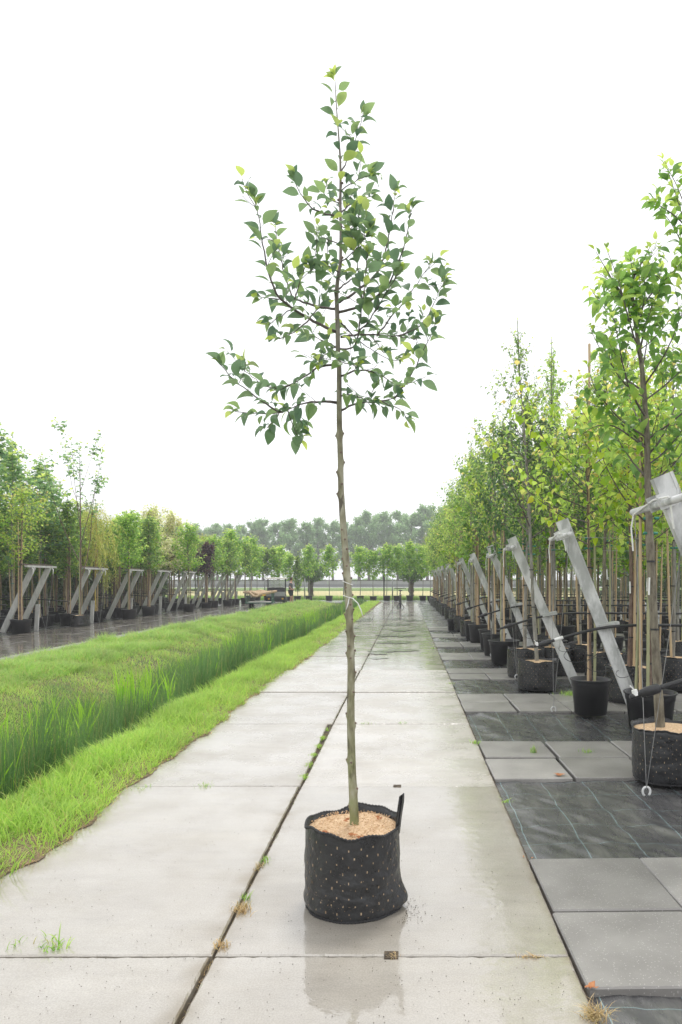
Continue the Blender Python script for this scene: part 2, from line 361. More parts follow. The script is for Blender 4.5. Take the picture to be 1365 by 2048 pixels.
M['pot'] = simple('pot_plastic', (.016,.016,.018), (.03,.03,.032), 6, .38, .06, 60, rough2=.5)
M['bagm'] = simple('grow_bag', (.01,.0105,.012), (.028,.029,.031), 9, .24, 1, 22, rough2=.42, spec=.5)
M['rimm'] = simple('bag_seam', (.015,.015,.017), (.04,.04,.042), 150, .6, .8, 300)
M['slit'] = simple('slit_fibre', (.2,.13,.07), (.52,.4,.27), 60, .9)
M['mulch'] = simple('sawdust', (.5,.32,.17), (.74,.55,.36), 70, .95, 1, 160)
M['chip'] = simple('wood_chip', (.45,.27,.13), (.75,.58,.4), 60, .9)
M['deadleaf'] = simple('dead_leaf', (.28,.09,.03), (.45,.2,.08), 50, .8)
M['galv'] = simple('galvanised_steel', (.4,.41,.4), (.66,.665,.66), 5, .55, .2, 60, rough2=.38, stretch=(1,1,.4), sharp=(.42,.56), detail=9)
M['galvold'] = simple('weathered_beam', (.36,.355,.34), (.6,.59,.57), 5, .7, .3, 30, stretch=(1,1,.3))
M['bamboo'] = simple('bamboo', (.38,.26,.14), (.58,.44,.27), 8, .5, .1, 60, stretch=(1,1,.15))
M['bamboogreen'] = simple('green_bamboo', (.22,.25,.13), (.4,.36,.2), 8, .5, stretch=(1,1,.15))
M['tiegreen'] = simple('green_tie', (.02,.16,.11), (.03,.24,.17), 20, .4)
M['wire'] = simple('steel_wire', (.3,.3,.3), (.42,.42,.42), 20, .4, metal=.5)
M['bark'] = simple('grey_green_bark', (.10,.085,.06), (.25,.225,.165), 26, .75, .8, 60, stretch=(1,1,.35))
M['barkbrown'] = simple('brown_bark', (.10,.065,.05), (.24,.17,.13), 30, .75, .6, 80, stretch=(1,1,.35))
M['barkgrey'] = simple('grey_bark', (.16,.15,.13), (.32,.31,.27), 26, .8, .6, 60, stretch=(1,1,.3))
M['barkyellow'] = simple('yellow_bark', (.45,.3,.06), (.6,.45,.12), 20, .6)
M['twig'] = simple('twig_bark', (.07,.055,.055), (.16,.13,.12), 60, .6)
M['twiggreen'] = simple('young_twig', (.22,.24,.14), (.3,.3,.2), 60, .6)
M['darktrunk'] = simple('old_dark_bark', (.07,.055,.04), (.15,.12,.09), 6, .9, .8, 20, stretch=(1,1,.3))
M['metalgreen'] = simple('green_paint', (.03,.09,.06), (.05,.13,.09), 8, .45)
M['burlap'] = simple('burlap', (.38,.26,.15), (.58,.44,.3), 12, .95, .8, 60)
M['rubber'] = simple('rubber', (.02,.02,.02), (.035,.035,.035), 10, .7)
M['grey'] = simple('grey_metal', (.28,.28,.29), (.36,.36,.37), 12, .4, metal=.3)
M['orange'] = simple('yellow_plate', (.75,.4,.03), (.8,.48,.05), 12, .5)
M['skin'] = simple('skin', (.5,.28,.2), (.58,.34,.25), 20, .55)
M['shirt'] = simple('grey_shirt', (.09,.095,.11), (.14,.145,.16), 20, .85)
M['shorts'] = simple('dark_shorts', (.02,.022,.03), (.035,.037,.045), 20, .85)
M['hair'] = simple('brown_hair', (.05,.03,.02), (.09,.05,.03), 60, .7)
m, n_, l_, p_ = nodemat('windshield'); p_.inputs['Base Color'].default_value = (.8,.85,.85,1); p_.inputs['Roughness'].default_value = .1; p_.inputs['Transmission Weight'].default_value = .85; p_.inputs['Alpha'].default_value = .3; M['glass'] = m

M['leaf'] = leafmat('apple_leaf', (.075,.15,.085), (.125,.225,.1), (.2,.33,.1), trans=.36, rough=.28)
M['leafy'] = leafmat('apple_leaf_young', (.2,.32,.04), (.28,.4,.05), (.36,.46,.06), trans=.45)
M['l_crab'] = leafmat('crab_leaf', (.07,.18,.03), (.12,.28,.035), (.22,.4,.045), trans=.45)
M['l_lime'] = leafmat('lime_leaf', (.16,.32,.025), (.28,.45,.03), (.44,.56,.06), young=(.55,.45,.1), trans=.45)
M['l_dark'] = leafmat('dark_leaf', (.035,.1,.03), (.06,.16,.035), (.11,.23,.04))
M['l_mid'] = leafmat('mid_leaf', (.075,.18,.035), (.13,.27,.04), (.22,.37,.055), trans=.45)
M['l_fresh'] = leafmat('fresh_leaf', (.1,.26,.025), (.18,.38,.03), (.3,.5,.045), trans=.45)
M['l_maple'] = leafmat('blue_green_leaf', (.085,.2,.08), (.15,.3,.1), (.23,.4,.11), trans=.45)
M['l_cream'] = leafmat('cream_leaf', (.42,.45,.22), (.56,.57,.32), (.68,.66,.42), trans=.4)
M['l_purple'] = leafmat('purple_leaf', (.03,.02,.025), (.055,.03,.04), (.1,.06,.06), young=(.15,.06,.05), trans=.2)
M['l_willow'] = leafmat('willow_leaf', (.3,.36,.06), (.4,.45,.09), (.52,.52,.14), trans=.45)
M['l_poplar'] = leafmat('poplar_leaf', (.12,.24,.11), (.18,.33,.14), (.26,.42,.18), trans=.45)
M['l_hedge'] = leafmat('hedge_leaf', (.015,.05,.018), (.03,.08,.022), (.05,.11,.03), trans=.2)
M['g_verge'] = grassmat('verge_grass', (.13,.33,.04), (.27,.5,.05), (.46,.65,.11), (.55,.7,.18), .42, dry=.08)
M['g_bank'] = grassmat('bank_grass', (.11,.28,.035), (.22,.44,.045), (.38,.56,.1), (.52,.64,.24), .42, dry=.1)
M['g_brown'] = grassmat('dry_bank_grass', (.17,.36,.045), (.3,.5,.07), (.46,.6,.14), (.52,.6,.22), .42, dry=.16)
M['g_reed'] = grassmat('reeds', (.05,.125,.045), (.08,.18,.055), (.15,.28,.07), (.17,.3,.09), .35, dry=.1)
M['g_iris'] = grassmat('iris_blades', (.13,.34,.02), (.21,.46,.025), (.3,.55,.04), (.38,.58,.06), .45, dry=.02)
M['g_straw'] = grassmat('straw', (.45,.3,.14), (.6,.42,.22), (.55,.36,.18), (.7,.55,.3), .2, dry=.3)

# ------------------------------------------------------------------ terrain
_px = [-400, -8.0, -7.5, -7.05, -6.4, -5.5, -4.8, -3.5, -2.95, -2.72, -2.5, -2.34, -2.3, 400]
_pz = [-.06, -.06, .02, .06, .05, -.14, -.36, -.46, -.06, .035, .05, .0, -.16, -.16]
def gz(x, y):
    x = np.asarray(x, float); y = np.asarray(y, float)
    z = np.interp(x, _px, _pz)
    end = np.clip((51.0 - y)/1.5, 0, 1)
    return z*end + (-.06)*(1-end) + np.where((x < -2.6) & (x > -7.7), fbm(x*1.3, y*1.3, 3)*.05, 0)*end
def sheet(name, xs, ys, zf, mat, smooth=True):
    X, Y = np.meshgrid(xs, ys); Z = zf(X, Y) if callable(zf) else np.full_like(X, zf, dtype=float)
    nx, ny = len(xs), len(ys)
    V = np.stack([X, Y, Z], -1).reshape(-1, 3)
    i = np.arange((ny-1)*(nx-1)); r, c = i//(nx-1), i % (nx-1); a = r*nx+c
    return npmesh(name, V, np.stack([a, a+1, a+nx+1, a+nx], -1), mat, smooth)
xs = sorted(set([-3000, -400, -60, -12] + list(np.round(np.arange(-8.2, -2.19, .12), 3)) + [-2.34, -2.3, 0, 4, 30, 400, 3000]))
ys = sorted(set([-60, -10] + list(np.arange(0, 52.6, .5)) + [60, 400, 4000]))
ground = tag(put('ground', sheet('ground', xs, ys, gz, M['bankm'])), 'flat green and brown ground with a ditch', kind='structure')

# meadow beyond the fence
meadow = tag(put('field', sheet('field', [-300, 300], [57.2, 147], -.05, M['meadow'])), kind='structure')
mg = tag(put('grass_strip', sheet('grass_strip', [-300, 300], [57.1, 66], -.044, M['meadowgreen'])), kind='structure')
mg2 = tag(put('field_margin', sheet('field_margin', [-300, 300], [105, 147], -.046, M['meadowgreen'])), kind='structure')

# ------------------------------------------------------------------ grass
def blades(x, y, z, h, wd, lean, seg=2, stiff=1.6):
    n = len(x); az = rng.uniform(0, 2*math.pi, n); la = rng.uniform(0, 2*math.pi, n)
    side = np.stack([np.cos(az), np.sin(az), np.zeros(n)], -1)*(wd*.5)[:, None]
    ld = np.stack([np.cos(la), np.sin(la), np.zeros(n)], -1)
    base = np.stack([x, y, z-.02], -1)
    rows = []; yg = []
    for k in range(seg):
        t = k/seg
        c = base + ld*(lean*h*t**stiff)[:, None] + np.stack([0*h, 0*h, h*t*(1-.25*lean*t)], -1)
        wk = (1-.35*t)
        rows += [c-side*wk, c+side*wk]; yg += [np.full(n, t), np.full(n, t)]
    tip = base + ld*(lean*h)[:, None] + np.stack([0*h, 0*h, h*(1-.35*lean)], -1)
    rows.append(tip); yg.append(np.ones(n))
    k = len(rows); V = np.stack(rows, 1).reshape(-1, 3); A = np.stack(yg, 1).ravel()
    fs = []
    for q in range(seg-1):
        a = 2*q; fs += [(a, a+1, a+3), (a, a+3, a+2)]
    a = 2*(seg-1); fs.append((a, a+1, a+2))
    Fc = (np.array(fs)[None] + (np.arange(n)*k)[:, None, None]).reshape(-1, 3)
    return V, Fc, A
def grass_obj(name, parts, mat, label=None):
    Vs, Fs, As = [], [], []; o = 0
    for V, Fc, A in parts:
        Vs.append(V); Fs.append(Fc+o); As.append(A); o += len(V)
    me = npmesh(name, np.concatenate(Vs), np.concatenate(Fs), mat, False, np.concatenate(As))
    return tag(put(name, me), label, 'grass', kind='stuff')
def clumpy(n, x0, x1, y0, y1, cs=1.5, pw=1.0, fl=.3):
    x = rng.uniform(x0, x1, n*2); y = rng.uniform(y0, y1, n*2)
    keep = rng.random(n*2) < np.clip(np.maximum(fl, .55 + fbm(x*cs, y*cs, 3)*1.2)**pw, .2, 1)
    return x[keep][:n], y[keep][:n]
# verge edge wanders over the slab
def verge_edge(y): return -2.12 + .09*fbm(y*.9, y*0+3.3, 3) + .07*fbm(y*4, y*0+9, 2) + .006*(y-5)
parts = []
for y0, y1, dens, hh, ww, sg in ((2.2, 9, 6500, .125, .0058, 3), (9, 17, 3000, .125, .008, 2), (17, 30, 1300, .12, .013, 2), (30, 51, 560, .13, .024, 2)):
    n = int((y1-y0)*.85*dens); x, y = clumpy(n, -2.95, -2.0, y0, y1, 4, 1.0, .9)
    ed = verge_edge(y); k = x < ed; x, y, ed = x[k], y[k], ed[k]
    edge = np.clip((ed-x)/.16, 0, 1)
    h = hh*rng.uniform(.5, 1.35, len(x))*(.7+.3*edge)*np.maximum(.65, 1+.9*fbm(x*2.2, y*2.2, 3))
    z = np.maximum(gz(x, y), np.where(x > -2.36, .0, -9))
    parts.append(blades(x, y, z, h, np.full(len(x), ww)*rng.uniform(.7, 1.3, len(x)), rng.uniform(.15, 1.1, len(x)), sg))
x, y = clumpy(7000, -2.9, -2.15, 2.2, 16, 3); parts.append(blades(x, y, np.maximum(gz(x, y), np.where(x > -2.36, 0, -9)), rng.uniform(.15, .26, len(x)), np.full(len(x), .0055), rng.uniform(.3, 1.0, len(x)), 3))
grass_obj('verge_grass', parts, M['g_verge'], 'bright green grass verge along the left edge of the concrete path')
ysv = np.arange(.5, 51, .06); us = np.linspace(0, 1, 6)
UU, YY = np.meshgrid(us, ysv); XX = -2.5 + UU*(verge_edge(YY)+.005+.05*fbm(YY*9, YY*0, 3)+2.5); ZZ = .028*(1-UU**3)+.004+.012*fbm(XX*14, YY*14, 3)*(1-UU**4)
ii = np.arange((len(ysv)-1)*5); rr_, cc_ = ii//5, ii % 5; aa_ = rr_*6+cc_
tag(put('verge_soil', npmesh('verge_soil', np.stack([XX, YY, ZZ], -1).reshape(-1, 3), np.stack([aa_, aa_+1, aa_+7, aa_+6], -1), M['edgesoil'], True)), kind='structure')
xs_, ys_ = rng.uniform(-.12, .03, 2600), rng.uniform(2.2, 16, 2600); xs_ = verge_edge(ys_)+xs_
grass_obj('verge_straw', [blades(xs_, ys_, np.full(2600, .02), rng.uniform(.02, .05, 2600), np.full(2600, .004), rng.uniform(.6, 1.6, 2600), 2)], M['g_straw'], 'brown dead grass stems along the verge edge on the slabs')
# far lush bank
parts = []
for y0, y1, dens, hh, ww in ((9, 18, 1700, .14, .011), (18, 30, 800, .15, .018), (30, 51, 350, .16, .032)):
    n = int((y1-y0)*2.1*dens); x, y = clumpy(n, -8.0, -5.9, y0, y1, 1.2)
    h = hh*rng.uniform(.4, 1.5, len(x))*(1+1.6*fbm(x*1.6, y*1.6, 4))
    parts.append(blades(x, y, gz(x, y), np.maximum(h, .05), np.full(len(x), ww), rng.uniform(.2, 1.2, len(x)), 2))
grass_obj('bank_grass', parts, M['g_bank'], 'lush green grass on the far ditch bank beside the left road')
parts = []
for y0, y1, dens, hh, ww in ((5, 14, 1400, .12, .009), (14, 26, 700, .13, .016), (26, 51, 280, .14, .03)):
    n = int((y1-y0)*2.0*dens); x, y = clumpy(n, -6.6, -4.1, y0, y1, 1.5)
    parts.append(blades(x, y, gz(x, y), hh*rng.uniform(.5, 1.3, len(x)), np.full(len(x), ww), rng.uniform(.2, 1.3, len(x)), 2))
grass_obj('dry_grass', parts, M['g_brown'], 'yellow brown dry grass low on the far slope of the ditch')
# reeds in the ditch
parts = []
for y0, y1, dens, hh, ww in ((3, 10, 1500, .5, .0045), (10, 20, 800, .5, .008), (20, 34, 330, .48, .014), (34, 50, 160, .45, .024)):
    n = int((y1-y0)*1.9*dens); x, y = clumpy(n, -4.6, -2.9, y0, y1, .9)
    parts.append(blades(x, y, gz(x, y), hh*rng.uniform(.45, 1.25, len(x))*(1-.25*np.clip((-x-4.0), 0, 1))*(1+1.0*fbm(x*.9, y*.9, 3)), np.full(len(x), ww), np.where(rng.random(len(x)) < .15, rng.uniform(.3, 1.1, len(x)), rng.uniform(.02, .25, len(x))), 3, 2.2))
grass_obj('ditch_reeds', parts, M['g_reed'], 'thin dark green horsetail reeds growing in the ditch')
parts = []
cx, cy = clumpy(330, -4.6, -2.98, 3.2, 34, .6)
for a, b in zip(cx, cy):
    k = rng.integers(5, 13); x = a + rng.normal(0, .05, k); y = b + rng.normal(0, .07, k)
    parts.append(blades(x, y, gz(x, y), rng.uniform(.45, .85, k), rng.uniform(.014, .024, k), rng.uniform(.05, .35, k), 3, 2.0))
grass_obj('iris_blades', parts, M['g_iris'], 'broad bright iris blades standing among the ditch reeds')
# grass below fence and around willows
x = rng.uniform(-22, 8, 16000); y = rng.uniform(57.2, 60, 16000)
grass_obj('fence_grass', [blades(x, y, np.full(16000, -.04), rng.uniform(.2, .5, 16000), np.full(16000, .04), rng.uniform(.1, .8, 16000), 2)], M['g_bank'], 'rough green grass strip behind the wire fence')

# ------------------------------------------------------------------ path of concrete slabs
path = tag(empty('path'), kind='structure')
joints = [.68, 2.98, 5.43, 7.78, 9.95, 12.35, 14.7, 17.0, 19.2, 21.4]
while joints[-1] < 49: joints.append(joints[-1]+2.25)
XC, XR, XL = -.8266, .689, -2.36
for i in range(len(joints)-1):
    y0, y1 = joints[i], joints[i+1]; L = y1-y0
    for side in (0, 1):
        if side == 1: a, b = XC+.007, XR
        else: a, b = XL, XC-.007
        g = .006
        hw, hl = (b-a)/2, L/2-g
        if i < 6:
            per = []
            for (p0, p1) in (((-hw,-hl),(hw,-hl)), ((hw,-hl),(hw,hl)), ((hw,hl),(-hw,hl)), ((-hw,hl),(-hw,-hl))):
                for q in range(90): per.append((p0[0]+(p1[0]-p0[0])*q/90, p0[1]+(p1[1]-p0[1])*q/90))
            per = np.array(per); dirn = per/np.linalg.norm(per, axis=1, keepdims=True); nn_ = len(per); ph_ = np.arange(nn_)
            wob = fbm(ph_*.35+i*50+side*25, ph_*0., 3)*.0035; ch_ = .005+np.abs(fbm(ph_*.5+i*31+side*77, ph_*0.+4, 3))*.012
            inn = np.sign(per)*np.stack([(np.abs(np.abs(per[:, 0])-hw) < 1e-6), (np.abs(np.abs(per[:, 1])-hl) < 1e-6)], -1)
            r0_ = per+inn*wob[:, None]; r1_ = per+inn*(wob-ch_)[:, None]
            vs = [(*q, -.13) for q in r0_] + [(*q, -.006) for q in r0_] + [(*q, 0.) for q in r1_]
            fs = [(rr*nn_+q, rr*nn_+(q+1) % nn_, (rr+1)*nn_+(q+1) % nn_, (rr+1)*nn_+q) for rr in (0, 1) for q in range(nn_)] + [tuple(range(2*nn_, 3*nn_))]
            me = MB().add(vs, fs).mesh('concrete_slab', M['slabdry'] if i in (2, 3, 4) else M['slab'])
        else:
            me = MB().bbox((-hw, -hl, -.13), (hw, hl, 0), .006).mesh('concrete_slab', M['slab'])
        rz, dx = rng.normal(0, .0012), 0
        if side == 0 and i == 1: rz, dx = .004, -.004
        if side == 0 and i == 2: rz, dx = .022, -.026
        if side == 0 and i == 0: rz, dx = .002, -.008
        zz = rng.normal(0, .0018) + (.014 if i == 4 else 0)
        put('concrete_slab', me, path, ((a+b)/2+dx, (y0+y1)/2, zz), (rng.normal(0, .0008), rng.normal(0, .0008), rz))
tag(put('joint_soil', sheet('joint_soil', [-2.5, XC, XR+.02], [-2, 50], -.035, M['soil']), path))
# recessed lifting sockets
for px_, py_ in ((783, 1912), (795, 1573)):
    gx, gy = G(px_, py_)
    put('lifting_socket', MB().box((-.03,-.028,-.01),(.03,.028,.0065)).mesh('lifting_socket', M['soil']), path, (gx, gy, 0))

pm_ = concrete('puddle_water', (.15,.145,.12), (.2,.19,.16), (.1,.1,.1), wet=1.0, coatr=(.0,.015), speck=0, ior=1.5)
for k, (px_, py_, wx, wy) in enumerate(((800,1216,.35,1.2),(790,1225,.3,1.3),(812,1231,.33,1.0),(786,1238,.45,.8),(826,1241,.3,.7),(800,1249,.5,.7),(800,1261,.35,.5),(776,1271,.3,.45),(810,1272,.3,.4),(782,1285,.34,.3),(802,1285,.22,.35),(796,1301,.42,.34),(760,1307,.22,.2),(755,1317,.2,.16),(768,1303,.3,.14),(893,1366,.12,.3),(725,1240,.35,1.2),(700,1256,.3,.6),(720,1228,.4,1.0))):
    x0, y0 = G(px_, py_); g_ = np.random.default_rng(k); vs = [(0, 0, 0)]; nn_ = 48
    for q in range(nn_):
        a = 2*math.pi*q/nn_; r = 1+.8*float(fbm(np.array(math.cos(a)*1.6+k*3.1), np.array(math.sin(a)*1.6), 4)); vs.append((wx*r*math.cos(a), wy*r*math.sin(a), 0))
    me = bpy.data.meshes.new('puddle'); me.from_pydata(vs, [], [(0, 1+q, 1+(q+1) % nn_) for q in range(nn_)]); me.materials.append(pm_)
    tag(put('puddle', me, None, (x0, y0, .0045+.0004*k)), kind='structure')
# cross road and left road
xr = tag(empty('cross_road'), kind='structure')
for i in range(22):
    put('concrete_slab', MB().bbox((-1.6,-2.65,-.1),(1.6,2.65,0),.01).mesh('concrete_slab', M['crossroad']), xr, (-30+i*3.22, 53.2+rng.normal(0,.01), -.012+rng.normal(0,.002)))
lr = tag(empty('left_road'), kind='structure')
me_r = MB().bbox((-.78,-1.14,-.1),(.78,1.14,0),.01).mesh('road_slab', M['roadslab'])
for i in range(17):
    for k in (0, 1): put('road_slab', me_r, lr, (-9.15-1.575*k, 12.6+2.3*i+rng.normal(0,.004), .0+rng.normal(0,.004)), (rng.normal(0,.001), rng.normal(0,.001), rng.normal(0,.002)))
for i in range(34): put('kerb_stone', MB().bbox((-.22,-.57,-.1),(.22,.57,.0),.01).mesh('kerb_stone', M['kerb']), lr, (-8.13, 11.9+1.15*i, .004), (0,0,rng.normal(0,.003)))

# right-hand paving strips: tiles and weed fabric in turn
rp = tag(empty('pavement'), kind='structure')
T = .645
me_t = MB().bbox((-T/2+.005,-T/2+.009,-.05),(T/2-.005,T/2-.009,0),.007).mesh('paving_tile', M['tile'])
strips = [2.74, 5.66, 8.55, 11.4, 14.15, 16.85, 19.6, 22.4]
for si, y0 in enumerate(strips):
    ncol = 5 if si < 2 else (8 if si < 4 else 9)
    for rowi in (0, 1):
        shift = rng.uniform(-.02, .02)
        for c in range(ncol):
            xx = XR+.010+T/2+c*(T+.006)+shift*(c > 0)
            put('paving_tile', me_t, rp, (xx, y0+(T+.006)*(rowi+.5)+rng.normal(0,.002)+.012*c, .0+rng.normal(0,.003)-(.006 if rowi == 0 else 0)), (rng.normal(0,.003), rng.normal(0,.004), .018+rng.normal(0,.003)))
def fabz(amp):
    amp *= 1.7
    def f(X, Y):
        q = fbm((X*1.0+Y*.9)*2.2, (X-Y)*.8, 4)*amp + np.abs(fbm((X+Y*.7)*7, (X*.6-Y)*2.2, 3))*amp*.7
        edge = np.clip((X-XR)/.18, 0, 1)
        return -.035 + q*edge - .01*(1-edge)
    return f
fab_ends = [(1.2, 2.74)] + [(strips[i]+1.27, strips[i+1]+.03) for i in range(len(strips)-1)]
for i, (a, b) in enumerate(fab_ends):
    st = .02 if i < 2 else (.03 if i < 4 else .06)
    me = sheet('weed_fabric', np.arange(XR+.005, 3.4 if i < 2 else 7, st), np.arange(a, b+st, st), fabz(.017), M['fabric'])
    tag(put('weed_fabric', me, rp))
tag(put('weed_fabric', sheet('weed_fabric', [XR, .8, 1, 1.3, 2, 30], [23.6]+list(np.arange(24, 50.6, .4)), lambda X, Y: -.02+fbm(X*3, Y*2, 3)*.012, M['crossroad']), rp))
tag(put('bed_ground', sheet('bed_ground', [XR+.02, 40], [-5, 50.5], -.085, M['bedfabric'])), kind='structure')
tag(put('bed_ground', sheet('bed_ground', [-60, -11.1], [5, 50.5], lambda X, Y: -.03+0*X, M['bedfabric'])), kind='structure')

# ------------------------------------------------------------------ leaves
def leaf_template(seg, wr, fold, curl, petiole=0.0, shape=.85):
    """unit leaf along +X, normal +Z; returns verts, tris, young 0"""
    V = []; Fc = []
    ang = 0.0; x = z = 0.0; pts = [(0., 0., 0.)]
    K = seg+1
    for k in range(1, K+1):
        ang = -curl*(k-.5)/K; x += math.cos(ang)/K; z += math.sin(ang)/K; pts.append((x, z, k/K))
    V.append((pts[0][0], 0, pts[0][1]))
    for k in range(1, K):
        x, z, t = pts[k]; wd = wr*math.sin(math.pi*t**shape)
        V += [(x, -wd/2, z+fold*wd), (x, 0, z), (x, wd/2, z+fold*wd)]
    V.append((pts[K][0], 0, pts[K][1]))
    Fc += [(0, 1, 2), (0, 2, 3)]
    for k in range(K-2):
        a = 1+3*k; Fc += [(a, a+3, a+4), (a, a+4, a+1), (a+1, a+4, a+5), (a+1, a+5, a+2)]
    a = 1+3*(K-2); e = len(V)-1; Fc += [(a, e, a+1), (a+1, e, a+2)]
    V = np.array(V)
    if petiole:
        V[:, 0] += petiole; b = len(V)
        V = np.vstack([V, [(0, -.012, .03), (0, .012, .03), (petiole+.02, .012, 0), (petiole+.02, -.012, 0)]])
        Fc += [(b, b+1, b+2), (b, b+2, b+3)]
    return V, np.array(Fc)
def frames(d, up):
    d = d/np.linalg.norm(d, axis=1, keepdims=True)
    z = up - d*np.sum(up*d, 1, keepdims=True); z /= np.maximum(np.linalg.norm(z, axis=1, keepdims=True), 1e-6)
    y = np.cross(z, d); return np.stack([d, y, z], -1)
def leafcloud(name, P, D, U, S, yg, mat, templates):
    Vs, Fs, As = [], [], []; o = 0; n = len(P); Rm = frames(D, U)
    which = rng.integers(0, len(templates), n)
    for ti, (TV, TF) in enumerate(templates):
        k = which == ti
        if not k.any(): continue
        V = np.einsum('nij,kj->nki', Rm[k], TV)*S[k][:, None, None] + P[k][:, None, :]
        m_ = k.sum(); kk = len(TV)
        Fs.append((TF[None] + (np.arange(m_)*kk)[:, None, None]).reshape(-1, 3) + o); Vs.append(V.reshape(-1, 3)); As.append(np.repeat(yg[k], kk)); o += m_*kk
    return npmesh(name, np.concatenate(Vs), np.concatenate(Fs), mat, True, np.concatenate(As))
T_NEAR = [leaf_template(5, .54, .16, .8, .24), leaf_template(5, .5, .34, 1.2, .24), leaf_template(5, .6, .12, 1.0, .22), leaf_template(5, .46, .42, 1.5, .22), leaf_template(5, .56, .2, .5, .26), leaf_template(5, .5, .5, .9, .2)]
T_MID = [leaf_template(1, .62, .15, .6, 0), leaf_template(2, .55, .3, 1.1, 0), leaf_template(1, .5, .4, .9, 0)]
T_HEART = [leaf_template(3, .8, .12, .6, .25, .6), leaf_template(3, .72, .25, 1.0, .25, .62)]
T_WIDE = [leaf_template(1, 1.0, .25, .7, 0), leaf_template(1, .85, .4, 1.0, 0)]
T_THIN = [leaf_template(1, .2, .1, .5, 0)]

def resample(pts, step):
    P = np.array(pts, float); seg = np.linalg.norm(np.diff(P, axis=0), axis=1); s = np.concatenate([[0], np.cumsum(seg)])
    n = max(3, int(s[-1]/step)+1); t = np.linspace(0, s[-1], n)
    Q = np.stack([np.interp(t, s, P[:, i]) for i in range(3)], -1)
    for _ in range(2): Q[1:-1] = (Q[:-2]+2*Q[1:-1]+Q[2:])/4
    return Q
class Leaves:
    def __init__(s): s.P = []; s.D = []; s.U = []; s.S = []; s.Y = []
    def along(s, pts, step, size, t0=.2, spread=1.0, droop=.25, young=.12, tipyoung=True, g=rng, up=0.0):
        P = np.array(pts); seg = np.linalg.norm(np.diff(P, axis=0), axis=1); cs = np.concatenate([[0], np.cumsum(seg)]); L = cs[-1]
        if L < step: return
        n = max(1, int(L*(1-t0)/step)); az0 = g.uniform(0, 6.28)
        for i in range(n+1):
            t = t0 + (1-t0)*(i+g.uniform(-.3, .3))/n; t = min(max(t, 0), 1)
            p = np.array([np.interp(t*L, cs, P[:, k]) for k in range(3)])
            j = min(len(P)-2, int(np.searchsorted(cs, t*L, side='right')-1)); tg = P[j+1]-P[j]; tg = tg/max(1e-9, np.linalg.norm(tg))
            a = az0 + i*2.4 + g.normal(0, .4)
            o1 = np.cross(tg, [0.01, 0.02, 1.0]); o1 /= max(1e-6, np.linalg.norm(o1)); o2 = np.cross(tg, o1)
            rad = o1*math.cos(a) + o2*math.sin(a)
            tip = t > .9
            d = tg*(.9 if tip else (.75 if up else .4))*g.uniform(.6, 1.3) + rad*np.array([1, 1, .6 if up else 1])*spread*(.6 if tip else 1) + np.array([0, 0, up-droop*g.uniform(.2, 1.6) + (.25 if tip else 0)])
            u = np.array([0, 0, 1.0]) + g.normal(0, .3, 3)
            s.P.append(p); s.D.append(d); s.U.append(u)
            sz = size*g.uniform(.6, 1.18)*(1 if t < .85 else .75)
            s.S.append(sz)
            yv = (g.uniform(.55, 1) if (t > .93 and tipyoung) else (g.uniform(.2, .7) if g.random() < young else 0))
            s.Y.append(yv)
    def arr(s): return [np.array(a) for a in (s.P, s.D, s.U, s.S, s.Y)]

